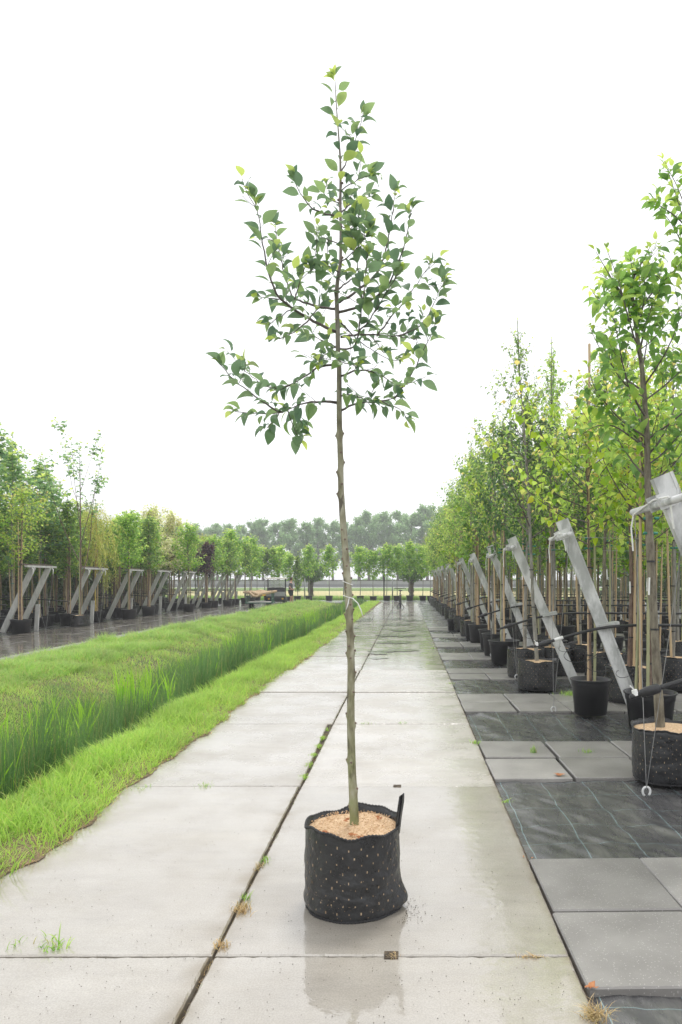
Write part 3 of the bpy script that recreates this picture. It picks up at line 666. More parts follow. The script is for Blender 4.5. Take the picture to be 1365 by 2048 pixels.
def grow(seed, H0, H1, Rm, n, el0=.5, el1=.9, step=.05, size=.07, prof='oval', trunk=None, sub=3, droop=.25, young=.12, wood=None, tr=.012, weep=0, leader_leaves=True, kinks=.06, t0=.2):
    """one young nursery tree: leader plus side branches with sub twigs; wood goes to MB, leaves to Leaves"""
    g = np.random.default_rng(seed); Lv = Leaves(); wd = wood or MB()
    tp = trunk or (lambda z: np.array([.02*math.sin(z*1.7+seed), .02*math.cos(z*1.3+seed), z]))
    for i in range(n):
        t = (i+g.uniform(0, .9))/n; z = H0+(H1-H0)*.9*t
        pr = {'oval': math.sin(math.pi*min(1, .16+.82*t))**.8, 'cone': (1-t)**.8*.9+.12, 'round': math.sqrt(max(.02, 1-(2*t-.75)**2*.62)), 'column': .9-.5*t, 'vase': .35+.8*t*(1.25-t)}[prof]
        L = Rm*pr*g.uniform(.7, 1.15); az = i*2.4+g.normal(0, .35); el = el0+(el1-el0)*t+g.normal(0, .12)
        pts = [tp(z)]; d = np.array([math.cos(az)*math.cos(el), math.sin(az)*math.cos(el), math.sin(el)])
        K = 5
        for k in range(K):
            d = d + np.array([0, 0, .14 - weep*(k+1)*.22]) + g.normal(0, kinks, 3); d /= np.linalg.norm(d)
            pts.append(pts[-1]+d*L/K)
        r0 = tr*(1-.6*t)*(.5+.5*L/Rm)
        wd.tube(pts, [max(.0025, r0*(1-.8*k/K)) for k in range(K+1)], 4, False)
        Lv.along(pts, step, size, t0, 1, droop, young, g=g)
        for q in range(sub):
            k = 1+int(g.integers(int(t0 > .5)*2, K-1)); b = pts[k]; dd = pts[k+1]-pts[k]; dd /= np.linalg.norm(dd)
            sd = np.cross(dd, g.normal(0, 1, 3)); sd /= max(1e-6, np.linalg.norm(sd))
            dd = dd*.7+sd*.75+np.array([0, 0, .12-weep*.8]); dd /= np.linalg.norm(dd); l2 = L*g.uniform(.28, .5)*(.4 if t0 > .5 else 1)
            if weep: l2 = g.uniform(.6, 1.3)*weep
            p2 = [b]
            for kk in range(3):
                dd = dd+np.array([0, 0, .08-weep*.7])+g.normal(0, kinks, 3); dd /= np.linalg.norm(dd); p2.append(p2[-1]+dd*l2/3)
            wd.tube(p2, [max(.0022, r0*.35), max(.002, r0*.28), max(.002, r0*.2), .0018], 3, False)
            Lv.along(p2, step, size, .15, 1, droop, young, g=g)
    top = [tp(z) for z in np.linspace(H0+.6*(H1-H0), H1, 6)]
    if leader_leaves: Lv.along(top, step*.8, size, .1, .8, droop*.6, young, g=g)
    return wd, Lv, tp

# ------------------------------------------------------------------ pots, bags, canes
def bag_funcs(seed, Rb, H, bulge=0):
    g = np.random.default_rng(seed); ph = g.uniform(0, 6.28, 6)
    def rad(th, v):
        r = Rb*(1 + .012*np.sin(2*th+ph[0]) + .014*np.sin(3*th+ph[1]+2*v) + .03*v*(1-v)*4*.4)
        r = r + Rb*.024*fbm(th*3+seed, v*6, 3) + Rb*.012*np.sin(v*26+2*np.sin(th*2+ph[4]))*np.clip(1-v, 0, 1) + Rb*.05*np.abs(fbm(th*1.3+seed, v*9+th*.8, 3))*np.clip(1.15-v*1.3, .1, 1)
        r = r - Rb*.05*np.exp(-((v-.0)/.05)**2)
        if bulge: r = r + Rb*.17*np.exp(-((th-6.05)/.35)**2)*np.exp(-((v-.13)/.16)**2) + Rb*.17*np.exp(-((th+.23)/.35)**2)*np.exp(-((v-.13)/.16)**2)
        return r
    def top(th): return H*(1+.026*np.sin(2*th+ph[2])+.02*np.sin(5*th+ph[3])+.012*np.sin(9*th+ph[0]))
    return rad, top
def make_bag(seed, Rb=.235, H=.4, bulge=0, nth=72, nv=26, hero=False):
    rad, top = bag_funcs(seed, Rb, H, bulge)
    th = np.linspace(0, 2*math.pi, nth, endpoint=False); vs = np.linspace(0, 1, nv)
    TH, VV = np.meshgrid(th, vs); RR = rad(TH, VV); ZZ = VV*top(TH)
    X = RR*np.cos(TH); Y = RR*np.sin(TH)
    outer = np.stack([X, Y, ZZ], -1).reshape(-1, 3)
    # inner lip
    rows = []
    for f_, dz in ((.975, 0), (.965, -.05), (.96, -.09)):
        r = rad(th, np.ones(nth))*f_; rows.append(np.stack([r*np.cos(th), r*np.sin(th), top(th)+dz], -1))
    V = np.vstack([outer]+rows); nr = nv+3
    i = np.arange((nr-1)*nth); r_, c_ = i//nth, i % nth; c2 = (c_+1) % nth
    Fc = np.stack([r_*nth+c_, r_*nth+c2, (r_+1)*nth+c2, (r_+1)*nth+c_], -1)
    bag = npmesh('grow_bag', V, Fc, M['bagm'], True)
    # rim and bottom seam
    rims = []
    for v, rr in ((1.0, .0065), (.012, .007)):
        rim = MB()
        pts = []
        for k in range(nth*2+1):
            a = 2*math.pi*k/(nth*2); r = float(rad(a % 6.2831, v))*1.002; z = v*float(top(a))
            s_ = .0028*math.sin(k*2.1)
            pts.append((r*math.cos(a), r*math.sin(a), z+s_))
        rim.tube(pts, rr, 5, False); rims.append(rim.mesh('bag_seam', M['rimm'], True))
    rimm = rims
    # slits
    sl = MB(); g = np.random.default_rng(seed+5); nrow = int(H/.038)
    for r0 in range(1, nrow):
        v = 1-(r0*.038+.012)/H; nper = int(2*math.pi*Rb/.056)
        if v < .1: break
        for k in range(nper):
            if g.random() < .04: continue
            a = 2*math.pi*(k+(r0 % 2)*.5)/nper + g.normal(0, .006); a %= 2*math.pi
            hh = .0058*g.uniform(.45, 1.1); ww = .0027*g.uniform(.5, 1.15)
            cs = []
            for da, dz in ((-1,-1),(1,-1),(1,1),(-1,1)):
                aa = a+da*ww/Rb; vv = v+dz*hh/H; r = float(rad(aa, vv))+.0016; cs.append((r*math.cos(aa), r*math.sin(aa), vv*float(top(aa))))
            sl.add(cs, [(0,1,2,3)])
    slits = sl.mesh('slits', M['slit'])
    # mulch
    n = 60 if hero else 20; mb = []
    rr = np.linspace(0, 1, 14 if hero else 6)
    A, Q = np.meshgrid(np.linspace(0, 2*math.pi, n, endpoint=False), rr)
    Rq = Q*(rad(A, np.ones_like(A))*.97)
    Z = H-.03 + .02*(1-Q**2) + fbm(Rq*np.cos(A)*18, Rq*np.sin(A)*18, 3)*.012
    V = np.stack([Rq*np.cos(A), Rq*np.sin(A), Z], -1).reshape(-1, 3)
    i = np.arange((len(rr)-1)*n); r_, c_ = i//n, i % n; c2 = (c_+1) % n
    mul = npmesh('mulch', V, np.stack([r_*n+c_, r_*n+c2, (r_+1)*n+c2, (r_+1)*n+c_], -1), M['mulch'], True)
    return bag, rimm, slits, mul
def make_pot(Rt=.24, H=.4):
    b = MB().lathe([(0, .012), (Rt*.74, .012), (Rt*.76, 0), (Rt*.8, .0), (Rt*.93, H*.78), (Rt*.955, H*.79), (Rt*.97, H*.9), (Rt*.985, H*.93), (Rt*1.03, H*.955), (Rt*1.04, H*.99), (Rt*1.01, H), (Rt*.95, H*.985), (Rt*.92, H*.8)], 32)
    s = MB().lathe([(Rt*.93, H*.87), (Rt*.6, H*.9), (0, H*.91)], 20)
    return b.mesh('pot', M['pot'], True), s.mesh('soil', M['soil'], True)
CACHE = {}
CACHE['bag'] = [make_bag(11+i, .28, .42, 0, 40, 14) for i in range(2)]
CACHE['pot'] = [make_pot(.235, .42), make_pot(.27, .4)]
def cane_mesh(H, r=.015, seed=0, mat='bamboo', lean=.0):
    g = np.random.default_rng(seed); pts = []; rad = []; z = 0; ax, ay = g.normal(0, .01, 2)+lean
    while z < H:
        p = (ax*z+.004*math.sin(z*2), ay*z, z); pts += [p, (p[0], p[1], z+.012)]; t = 1-.25*z/H
        rad += [r*t*1.22, r*t]; z += g.uniform(.18, .3)
    return MB().tube(pts, rad, 7).mesh('bamboo_cane', M[mat], True)
CACHE['cane'] = [cane_mesh(h, seed=i, mat='bamboo' if i != 2 else 'bamboogreen') for i, h in enumerate((2.6, 2.9, 2.4, 3.4))]
def tie_mesh():
    m = MB(); m.tube([(-.05, 0, 0), (-.012, 0, 0)], [.012, .012], 8); m.tube([(.0, 0, 0), (.07, 0, 0)], [.0135, .011], 8); return m.mesh('tie', M['tiegreen'], True)
CACHE['tie'] = tie_mesh()
CACHE['strap'] = MB().lathe([(.03, -.008), (.034, -.008), (.034, .008), (.03, .008)], 12).mesh('strap', M['black'])
CACHE['tag'] = MB().beam((0, 0, 0), (.012, .004, -.14), .022, .001).mesh('tag', M['white'])

# ------------------------------------------------------------------ crown prototypes
def proto(key, seed, bark, leafm, temps, tr_r=.028, trunkH=None, top_r=.004, **kw):
    wd = MB(); kw.setdefault('tr', .011)
    _, Lv, tp = grow(seed, wood=wd, **kw)
    H1 = kw['H1']; zs = np.linspace(.3, H1, 14)
    wd.tube([tp(z) for z in zs], [tr_r*(1-z/H1)**.7+top_r for z in zs], 8, False)
    P, D, U, S, Yg = Lv.arr()
    crown = leafcloud('crown', P, D, U, S, Yg, M[leafm], temps)
    CACHE[key] = (wd.mesh('trunk', M[bark], True), crown, len(P))
proto('crab2', 21, 'bark', 'l_crab', T_MID, H0=2.0, H1=4.8, Rm=1.1, n=32, el0=.4, el1=1.0, step=.04, size=.1, sub=4)
proto('crab3', 22, 'barkgrey', 'l_mid', T_MID, H0=1.85, H1=4.6, Rm=1.0, n=30, el0=.4, el1=1.0, step=.042, size=.095, sub=4, young=.25)
proto('lime', 23, 'barkbrown', 'l_lime', T_HEART, H0=2.0, H1=3.7, Rm=1.3, n=24, el0=.25, el1=.8, step=.055, size=.095, sub=4, droop=.6, young=.12)
proto('lime2', 24, 'barkbrown', 'l_lime', T_MID, H0=1.9, H1=4.1, Rm=1.05, n=28, el0=.35, el1=.9, step=.045, size=.1, sub=4, droop=.4)
proto('dark', 25, 'barkgrey', 'l_dark', T_MID, H0=1.8, H1=4.2, Rm=.95, n=32, el0=.35, el1=1.0, step=.04, size=.11, sub=5, droop=.6, young=.05)
proto('twiggy', 26, 'barkgrey', 'l_mid', T_MID, H0=2.3, H1=5.6, Rm=1.1, n=38, el0=.55, el1=1.05, step=.06, size=.065, sub=5, prof='cone', kinks=.12)
proto('twiggy2', 27, 'barkgrey', 'l_fresh', T_MID, H0=2.0, H1=5.1, Rm=1.1, n=36, el0=.5, el1=1.05, step=.045, size=.07, sub=5, prof='cone', kinks=.12, young=.2)
proto('fresh', 28, 'barkbrown', 'l_fresh', T_WIDE, H0=1.8, H1=4.0, Rm=1.0, n=34, el0=.35, el1=1.0, step=.05, size=.13, sub=4, prof='round')
proto('fresh2', 29, 'barkbrown', 'l_mid', T_WIDE, H0=1.75, H1=4.3, Rm=.95, n=34, el0=.45, el1=1.0, step=.05, size=.13, sub=4)
proto('maple', 30, 'barkgrey', 'l_maple', T_WIDE, H0=2.3, H1=7.2, Rm=1.6, n=22, el0=.75, el1=1.15, step=.085, size=.19, sub=4, prof='oval', kinks=.12)
proto('maple2', 31, 'barkbrown', 'l_maple', T_WIDE, H0=2.0, H1=6.6, Rm=1.6, n=24, el0=.7, el1=1.15, step=.08, size=.19, sub=4, kinks=.12)
proto('mapletall', 37, 'barkbrown', 'l_maple', T_WIDE, H0=1.2, H1=6.2, Rm=4.6, n=7, el0=1.2, el1=1.32, step=.075, size=.15, sub=6, prof='column', kinks=.05, t0=.55, tr=.02)
proto('cream', 32, 'barkbrown', 'l_cream', T_WIDE, H0=1.8, H1=4.9, Rm=1.3, n=40, el0=.45, el1=1.1, step=.05, size=.15, sub=5, prof='oval', young=0)
proto('purple', 33, 'barkbrown', 'l_purple', T_WIDE, H0=1.9, H1=3.9, Rm=.85, n=30, el0=.4, el1=1.1, step=.045, size=.16, sub=4, prof='oval')
proto('willow', 34, 'barkyellow', 'l_willow', T_THIN, H0=2.0, H1=4.4, Rm=1.1, n=20, el0=.7, el1=1.0, step=.028, size=.13, sub=7, weep=.9, droop=.8)
proto('hornbeam', 35, 'barkgrey', 'l_mid', T_WIDE, H0=.7, H1=4.2, Rm=.62, n=60, el0=.7, el1=1.1, step=.07, size=.15, sub=4, prof='oval')
proto('linden', 36, 'barkgrey', 'l_fresh', T_WIDE, H0=1.9, H1=4.4, Rm=1.15, n=38, el0=.4, el1=1.05, step=.075, size=.18, sub=4, prof='round')
proto('linden2', 38, 'barkgrey', 'l_fresh', T_WIDE, H0=1.8, H1=4.6, Rm=1.1, n=38, el0=.5, el1=1.05, step=.075, size=.18, sub=4, prof='oval')

def potted(crown, x, y, label, group=None, pot=0, bag=None, canes=1, scale=1.0, seed=0, detail=2, z=-.0, sx=1.0, hide_tag=False, lean=(0, 0), name='potted_tree', cat='tree', rz=None):
    g = np.random.default_rng(int(abs(x*977+y*131))+seed)
    o = empty(name, (x, y, z), g.uniform(0, 6.28) if rz is None else rz); tag(o, label, cat, group); o.scale = (sx, sx, scale)
    if bag is not None:
        b, rm, sl, mu = CACHE['bag'][bag]; bo = put('grow_bag', b, o)
        if detail > 0: [put('bag_seam', q_, bo) for q_ in rm]; tag(put('slits', sl, bo), kind='stuff')
        put('mulch', mu, o)
    else:
        b, s = CACHE['pot'][pot]; put('pot', b, o); put('soil', s, o)
    t, c, nl = CACHE[crown]
    put('trunk', t, o, rot=(lean[0], lean[1], 0)); put('crown', c, o, rot=(lean[0], lean[1], 0))
    for k in range(canes):
        a = k*2.2+.4
        co = put('bamboo_cane', CACHE['cane'][int(g.integers(0, 4))], o, (.045*math.cos(a)+.01, .045*math.sin(a), .3))
        if detail > 1 and k == 0:
            for zz in (.75, 1.35, 1.95): put('strap', CACHE['strap'], o, (.02, .01, zz))
    if detail > 0:
        put('tie', CACHE['tie'], o, (.04, 0, 1.98+g.uniform(-.05, .05)), (0, 0, g.uniform(0, 6.28)))
        put('tie', CACHE['tie'], o, (.02, .03, 1.86+g.uniform(-.05, .05)), (0, 0, g.uniform(0, 6.28)))
        if not hide_tag and g.random() < .45: put('tag', CACHE['tag'], o, (.03, -.03, g.uniform(1.4, 2.0)), (0, 0, g.uniform(0, 6.28)))
    return o

# ------------------------------------------------------------------ HERO TREE
HY = 3.48
hero = empty('potted_tree', (-.27, HY, 0)); HX = -.27
tag(hero, 'tall young fruit tree alone in a black grow bag on the concrete path', 'tree')
bag, rimm, slits, mul = make_bag(4, .232, .4, 1, 120, 50, True)
hb = put('grow_bag', bag, hero); [put('bag_seam', q_, hb) for q_ in rimm]; tag(put('slits', slits, hb), kind='stuff'); put('mulch', mul, hero)
st = MB(); sw = []
hp = [(.215, -.03, .33), (.222, -.032, .42), (.232, -.035, .5), (.238, -.03, .535), (.248, -.02, .54), (.247, -.012, .5), (.235, -.008, .42), (.226, -.006, .34)]
for i in range(len(hp)-1): st.beam(hp[i], hp[i+1], .03, .006, (0.35, 1, 0))
put('carry_strap', st.mesh('carry_strap', M['bagm']), hb)
# chips and dry leaves on mulch, dust on the bag
ch = MB(); g = np.random.default_rng(9)
for k in range(420):
    a = g.uniform(0, 6.28); r = .22*math.sqrt(g.random()); z = .375+.02*(1-(r/.22)**2); l = g.uniform(.004, .014); b = g.uniform(0, 6.28)
    dx, dy = math.cos(b)*l, math.sin(b)*l
    ch.beam((r*math.cos(a), r*math.sin(a), z+g.uniform(0, .008)), (r*math.cos(a)+dx, r*math.sin(a)+dy, z+g.uniform(0, .012)), .004, .0015, (0, 0, 1))
o = ch.build('wood_chips', M['chip'], hero); tag(o, kind='stuff')
ch = MB()
for a, r in ((-2.25, .19), (-2.1, .2), (-1.85, .2), (-1.35, .19), (-1.2, .205), (-1.5, .15), (-2.4, .17), (2.2, .06), (.6, .15)):
    for q in range(3):
        c = Vector((r*math.cos(a)+g.normal(0, .008), r*math.sin(a)+g.normal(0, .008), .385)); s_ = .014
        ch.add([c+Vector((-s_, 0, g.uniform(0, .012))), c+Vector((0, -s_*.6, 0)), c+Vector((s_, 0, g.uniform(0, .014))), c+Vector((0, s_*.6, .008))], [(0,1,2,3)])
o = ch.build('leaf_litter', M['deadleaf'], hero); tag(o, kind='stuff')
rad, top = bag_funcs(4, .232, .4, 1); ch = MB()
for k in range(150):
    a = (math.pi*1.5 + g.normal(0, .75)) % 6.283; v = abs(g.normal(.0, .28))+.03
    if k % 3 == 0: a = (3.9+g.normal(0, .22)) % 6.283; v = g.uniform(.15, .62)
    if v > .8: continue
    r = float(rad(a, v))+.0012; s_ = g.uniform(.0008, .0026); zz = v*float(top(a))
    cs = []
    for q in range(3):
        b = g.uniform(0, 6.28); aa = a+s_*math.cos(b)/.23*1.6; cs.append((r*math.cos(aa), r*math.sin(aa), zz+s_*math.sin(b)*1.4))
    ch.add(cs, [(0,1,2)])
o = ch.build('dust_crumbs', M['slit'], hb); tag(o, kind='stuff')

def HP(px, py, d=0.0):
    Y = HY+d; x, y, z = W(px, py, Y); return (x-HX, d, z)
tk = [(709,1665),(709,1643),(707,1600),(704,1540),(703,1480),(702.5,1400),(703,1330),(701,1270),(698,1200),(694,1140),(689,1080),(685,1030),(682,975),(681.6,919),(679.5,856),(679,800),(679,737),(676.5,700),(676,656),(674.5,610),(673.5,585),(677,549),(681.6,525.6),(682,466),(681,407),(681.6,351),(681,316),(677,260),(673,209),(671,170),(670.5,158)]
tw = [11.8,9.8,9.2,8.8,8.6,8.2,8,7.9,7.8,7.6,7.2,6.8,6.4,6.2,6,5.6,5.2,5,4.8,4.6,4.4,4.0,3.4,3.1,2.9,2.6,2.2,1.5,1.1,.8,.5]
tkp = np.array([HP(a, b) for a, b in tk]); twr = np.array(tw)*.92*HY/F
cs = np.concatenate([[0], np.cumsum(np.linalg.norm(np.diff(tkp, axis=0), axis=1))])
s_ = np.arange(0, cs[-1], .012); C = np.stack([np.interp(s_, cs, tkp[:, i]) for i in range(3)], -1); Rr = np.interp(s_, cs, twr)
for _ in range(4): C[1:-1] = (C[:-2]+2*C[1:-1]+C[2:])/4
# knots: position along height, azimuth, size   (pruned branch collars, mostly facing the camera and the sides)
knots = []
for (kx, ky, sd) in ((692,1062,-.3),(690,1080,.2),(694,1102,.5),(687,1118,-.8),(697,1132,.1),(688,1150,-1.1),(701,1160,1.1),(692,1178,-.4),(703,1190,1.2),(699,1211,.4),(704,1220,1.3),(690,1232,-1.3),(702,1241,.7),(691,1263,-.9),(706,1273,1.3),(696,1292,-.3),(704,1304,1.2),(698,1318,.0),(690,1308,-1.3),(701,1386,.6),(694,1520,-1.2),(703,1524,.0),(707,1348,1.3),(676,872,-1.3),(688,868,1.3),(683,910,.3),(689,925,1.3),(677,946,-1.2),(683,972,.4),(677,990,-1.2),(673,585,-.9),(684,520,1.0),(684,370,1.2),(679,400,-1.2),(704,1450,1.2),(697,1430,-1.2),(706,1580,1.1),(698,1610,-.9)):
    z = W(kx, ky, HY)[2]; knots.append((z, sd))
nth = 16; V = []
for c, r in zip(C, Rr):
    for k in range(nth):
        a = 2*math.pi*k/nth; rr = r*(1+.05*math.sin(3*a+c[2]*4)+.04*math.sin(5*a-c[2]*9))
        for kz, sd in knots:
            if abs(c[2]-kz) < .05:
                ka = -math.pi/2 + sd; da = (a-ka+math.pi) % (2*math.pi)-math.pi
                rr += min(.0085, r*.62)*math.exp(-(da/.55)**2)*math.exp(-((c[2]-kz)/.014)**2)
        V.append((c[0]+rr*math.cos(a), c[1]+rr*math.sin(a), c[2]))
i = np.arange((len(C)-1)*nth); r_, c_ = i//nth, i % nth; c2 = (c_+1) % nth
# bark with moss near the base and dark scars
m, n, l, p = nodemat('hero_bark'); tc = n.new('ShaderNodeTexCoord')
mp = n.new('ShaderNodeMapping'); mp.inputs['Scale'].default_value = (1, 1, .35); l.new(tc.outputs['Object'], mp.inputs[0])
n1 = N(n, 'ShaderNodeTexNoise'); n1.inputs['Scale'].default_value = 28; n1.inputs['Detail'].default_value = 7; l.new(mp.outputs[0], n1.inputs['Vector'])
r1 = ramp(n, [(.3, (.1,.085,.05)), (.46, (.235,.22,.14)), (.68, (.4,.385,.29))]); l.new(n1.outputs[0], r1.inputs[0])
mp2 = n.new('ShaderNodeMapping'); mp2.inputs['Scale'].default_value = (1, 1, .22); l.new(tc.outputs['Object'], mp2.inputs[0])
n2 = N(n, 'ShaderNodeTexNoise'); n2.inputs['Scale'].default_value = 34; n2.inputs['Detail'].default_value = 3; l.new(mp2.outputs[0], n2.inputs['Vector'])
r2 = ramp(n, [(.60, 0), (.66, .85)]); l.new(n2.outputs[0], r2.inputs[0])
m2 = N(n, 'ShaderNodeMix', data_type='RGBA'); m2.inputs[7].default_value = (.06,.045,.028,1); l.new(r2.outputs[0], m2.inputs[0]); l.new(r1.outputs[0], m2.inputs[6])
sx = n.new('ShaderNodeSeparateXYZ'); l.new(tc.outputs['Object'], sx.inputs[0])
mr = N(n, 'ShaderNodeMapRange'); mr.inputs[1].default_value = 1.15; mr.inputs[2].default_value = .35; l.new(sx.outputs[2], mr.inputs[0])
n3 = N(n, 'ShaderNodeTexNoise'); n3.inputs['Scale'].default_value = 12; l.new(tc.outputs['Object'], n3.inputs['Vector'])
r3 = ramp(n, [(.35, .1), (.6, .8)]); l.new(n3.outputs[0], r3.inputs[0])
mm = N(n, 'ShaderNodeMath', operation='MULTIPLY'); l.new(mr.outputs[0], mm.inputs[0]); l.new(r3.outputs[0], mm.inputs[1])
m3 = N(n, 'ShaderNodeMix', data_type='RGBA'); m3.inputs[7].default_value = (.2,.23,.07,1); l.new(mm.outputs[0], m3.inputs[0]); l.new(m2.outputs[2], m3.inputs[6])
mr2 = N(n, 'ShaderNodeMapRange'); mr2.inputs[1].default_value = 2.4; mr2.inputs[2].default_value = 3.1; l.new(sx.outputs[2], mr2.inputs[0])
m5 = N(n, 'ShaderNodeMix', data_type='RGBA'); m5.inputs[7].default_value = (.2,.17,.15,1); l.new(mr2.outputs[0], m5.inputs[0]); l.new(m3.outputs[2], m5.inputs[6])
l.new(m5.outputs[2], p.inputs['Base Color']); p.inputs['Roughness'].default_value = .6
bb = n.new('ShaderNodeBump'); bb.inputs['Strength'].default_value = .7; bb.inputs['Distance'].default_value = .004; l.new(n1.outputs[0], bb.inputs['Height']); l.new(bb.outputs[0], p.inputs['Normal'])
M['herobark'] = m
tme = npmesh('trunk', V, np.stack([r_*nth+c_, r_*nth+c2, (r_+1)*nth+c2, (r_+1)*nth+c_], -1), M['herobark'], True)
trunk = put('trunk', tme, hero)
for kz, sd in knots:
    j = int(np.argmin(np.abs(C[:, 2]-kz))); c = C[j]; r = Rr[j]; a = -math.pi/2+sd
    d = Vector((math.cos(a), math.sin(a), .25)); c = Vector(c)
    kb = MB().tube([c+d*r*.6, c+d*(r+.0085), c+d*(r+.0095)], [.0062, .0052, .0025], 7); put('pruning_knot', kb.mesh('pruning_knot', M['barkbrown'], True), trunk)

# white tie ribbon
rb = MB()
def wrap(pxa, pya, tilt, n=26, a0=0, a1=6.283):
    z = W(pxa, pya, HY)[2]; j = int(np.argmin(np.abs(C[:, 2]-z))); out_ = []
    for k in range(n+1):
        a = a0+(a1-a0)*k/n; out_.append((C[j][0]+(Rr[j]+.008)*math.cos(a), C[j][1]+(Rr[j]+.008)*math.sin(a), z+tilt*math.cos(a)))
    return out_
for pa in ((696, 1166, -.01), (697, 1194, -.008)): put('tie_loop', MB().tube(wrap(*pa), .0018, 5).mesh('tie_loop', M['white'], True), hero)
rb.tube([HP(699, 1194, -.03), HP(706, 1197, -.035), HP(716, 1206, -.04), HP(722, 1219, -.04), HP(726, 1232, -.04)], [.0015, .002, .0028, .003, .0025], 6)
put('tie_ribbon', rb.mesh('tie_ribbon', M['white'], True), hero); rb = MB(); rb.tube([HP(699, 1195, -.03), HP(697, 1206, -.035), HP(693, 1219, -.035)], [.0015, .003, .0022], 6)
put('tie_ribbon', rb.mesh('tie_ribbon', M['white'], True), hero)

A7 = lambda u, v: (400+u/2.528, 130+v/2.528)
B8 = lambda u, v: (400+u/2.528, 500+v/2.528)
br = []   # (points px, depth at tip, base radius px)
def BR(f, pts, d, r, conv=None): br.append(([f(*q) for q in pts], d, r))
BR(A7, [(712,545),(735,500),(765,440),(795,360),(815,290),(826,250)], .12, 1.6)
BR(A7, [(712,640),(760,600),(820,570),(860,560)], -.15, 1.3)
BR(A7, [(700,775),(640,752),(570,730),(525,690),(492,620),(476,570)], -.12, 2.2)
BR(A7, [(712,745),(770,700),(830,672),(872,665)], .15, 1.6)
BR(A7, [(714,815),(790,838),(850,870)], -.2, 1.3)
BR(A7, [(704,905),(655,885),(615,872),(598,850)], .2, 1.4)
BR(A7, [(650,885),(640,940),(645,1010)], .15, 1.0)
BR(A7, [(705,1200),(760,1165),(850,1100),(905,1050),(945,920),(970,780),(985,680),(988,640)], .25, 2.8)
BR(A7, [(702,1250),(790,1225),(870,1190),(940,1140),(1000,1020),(1035,920),(1060,780),(1070,730)], -.25, 2.8)
BR(B8, [(692,415),(620,385),(550,345),(470,300),(400,250),(368,180),(340,75),(315,-40),(295,-190),(280,-250)], -.3, 3.2)
BR(B8, [(690,298),(620,292),(540,270),(480,250),(440,170),(412,50),(390,-60),(378,-130)], .3, 2.6)
BR(B8, [(715,440),(800,425),(900,428),(1000,435),(1080,452)], .3, 2.6)
BR(B8, [(900,428),(960,350),(1030,270),(1080,200),(1130,120),(1170,70)], .35, 2.0)
BR(B8, [(705,500),(760,500),(792,490),(805,400),(820,300),(830,200),(842,80),(848,20)], -.35, 2.0)
BR(A7, [(822,1200),(802,1050),(785,900),(776,760)], -.2, 1.6)
BR(B8, [(715,637),(780,610),(850,605),(920,630),(985,680),(1010,700)], -.25, 2.2)
BR(B8, [(985,750),(1040,680),(1090,600),(1130,510),(1170,430),(1192,370)], -.2, 2.0)
BR(B8, [(1000,435),(1100,400),(1150,340),(1190,260),(1220,190),(1240,150)], .4, 1.8)
BR(B8, [(705,815),(745,795),(800,772),(880,765),(960,778),(1020,800),(1045,850)], .15, 2.4)
BR(B8, [(900,766),(960,760),(985,748)], .0, 2.0)
BR(B8, [(715,738),(780,730),(830,755),(880,770)], -.25, 1.6)
BR(B8, [(692,772),(620,762),(560,765),(500,780),(445,808)], -.1, 3.0)
BR(B8, [(445,808),(390,830),(320,828),(250,825),(180,818)], .05, 1.6)
BR(B8, [(420,820),(360,800),(300,755),(230,700),(150,640),(100,575)], -.2, 2.0)
BR(B8, [(690,575),(640,580),(590,600),(540,635),(480,672),(430,700),(390,715)], .2, 2.6)
BR(B8, [(480,672),(400,700),(330,695),(265,640),(215,600)], .3, 1.6)
BR(B8, [(445,808),(452,850),(470,890),(500,950)], .1, 1.4)
BR(B8, [(400,828),(380,870),(340,900)], -.1, 1.3)
BR(B8, [(480,790),(490,850),(520,880)], .1, 1.2)
BR(B8, [(692,492),(640,470),(580,440),(520,420)], .25, 1.6)
BR(B8, [(692,490),(620,540),(600,580)], -.2, 1.4)
BR(B8, [(715,370),(745,400),(800,455),(860,500),(930,540),(1000,560)], .3, 1.6)
BR(B8, [(560,345),(500,400),(450,430),(400,450)], -.2, 1.6)
BR(B8, [(470,300),(400,330),(350,380)], -.1, 1.3)
BR(B8, [(400,250),(340,240),(300,250)], .1, 1.2)
BR(B8, [(870,440),(900,480),(930,520)], -.1, 1.2)
BR(B8, [(700,200),(760,150),(840,110),(900,60)], .3, 1.8)
BR(B8, [(550,345),(600,300),(640,240),(650,200)], .2, 1.4)
BR(A7, [(705,1050),(650,1010),(590,1010),(560,1040)], -.25, 1.4)
BR(A7, [(712,700),(660,690),(620,640),(640,610)], .2, 1.2)
BR(B8, [(800,425),(860,350),(900,280),(960,200),(1000,120)], -.25, 1.6)
BR(B8, [(1080,452),(1120,440),(1080,520)], .1, 1.2)
BR(B8, [(480,250),(500,180),(520,110),(540,70)], -.25, 1.3)
BR(A7, [(712,1000),(760,960),(820,900),(860,840)], -.3, 1.5)
BR(A7, [(712,900),(760,830),(810,770),(800,730)], .25, 1.4)
BR(B8, [(705,560),(760,580),(800,590)], -.3, 1.2)
Lh = Leaves(); gh = np.random.default_rng(12); tw_mb = MB()
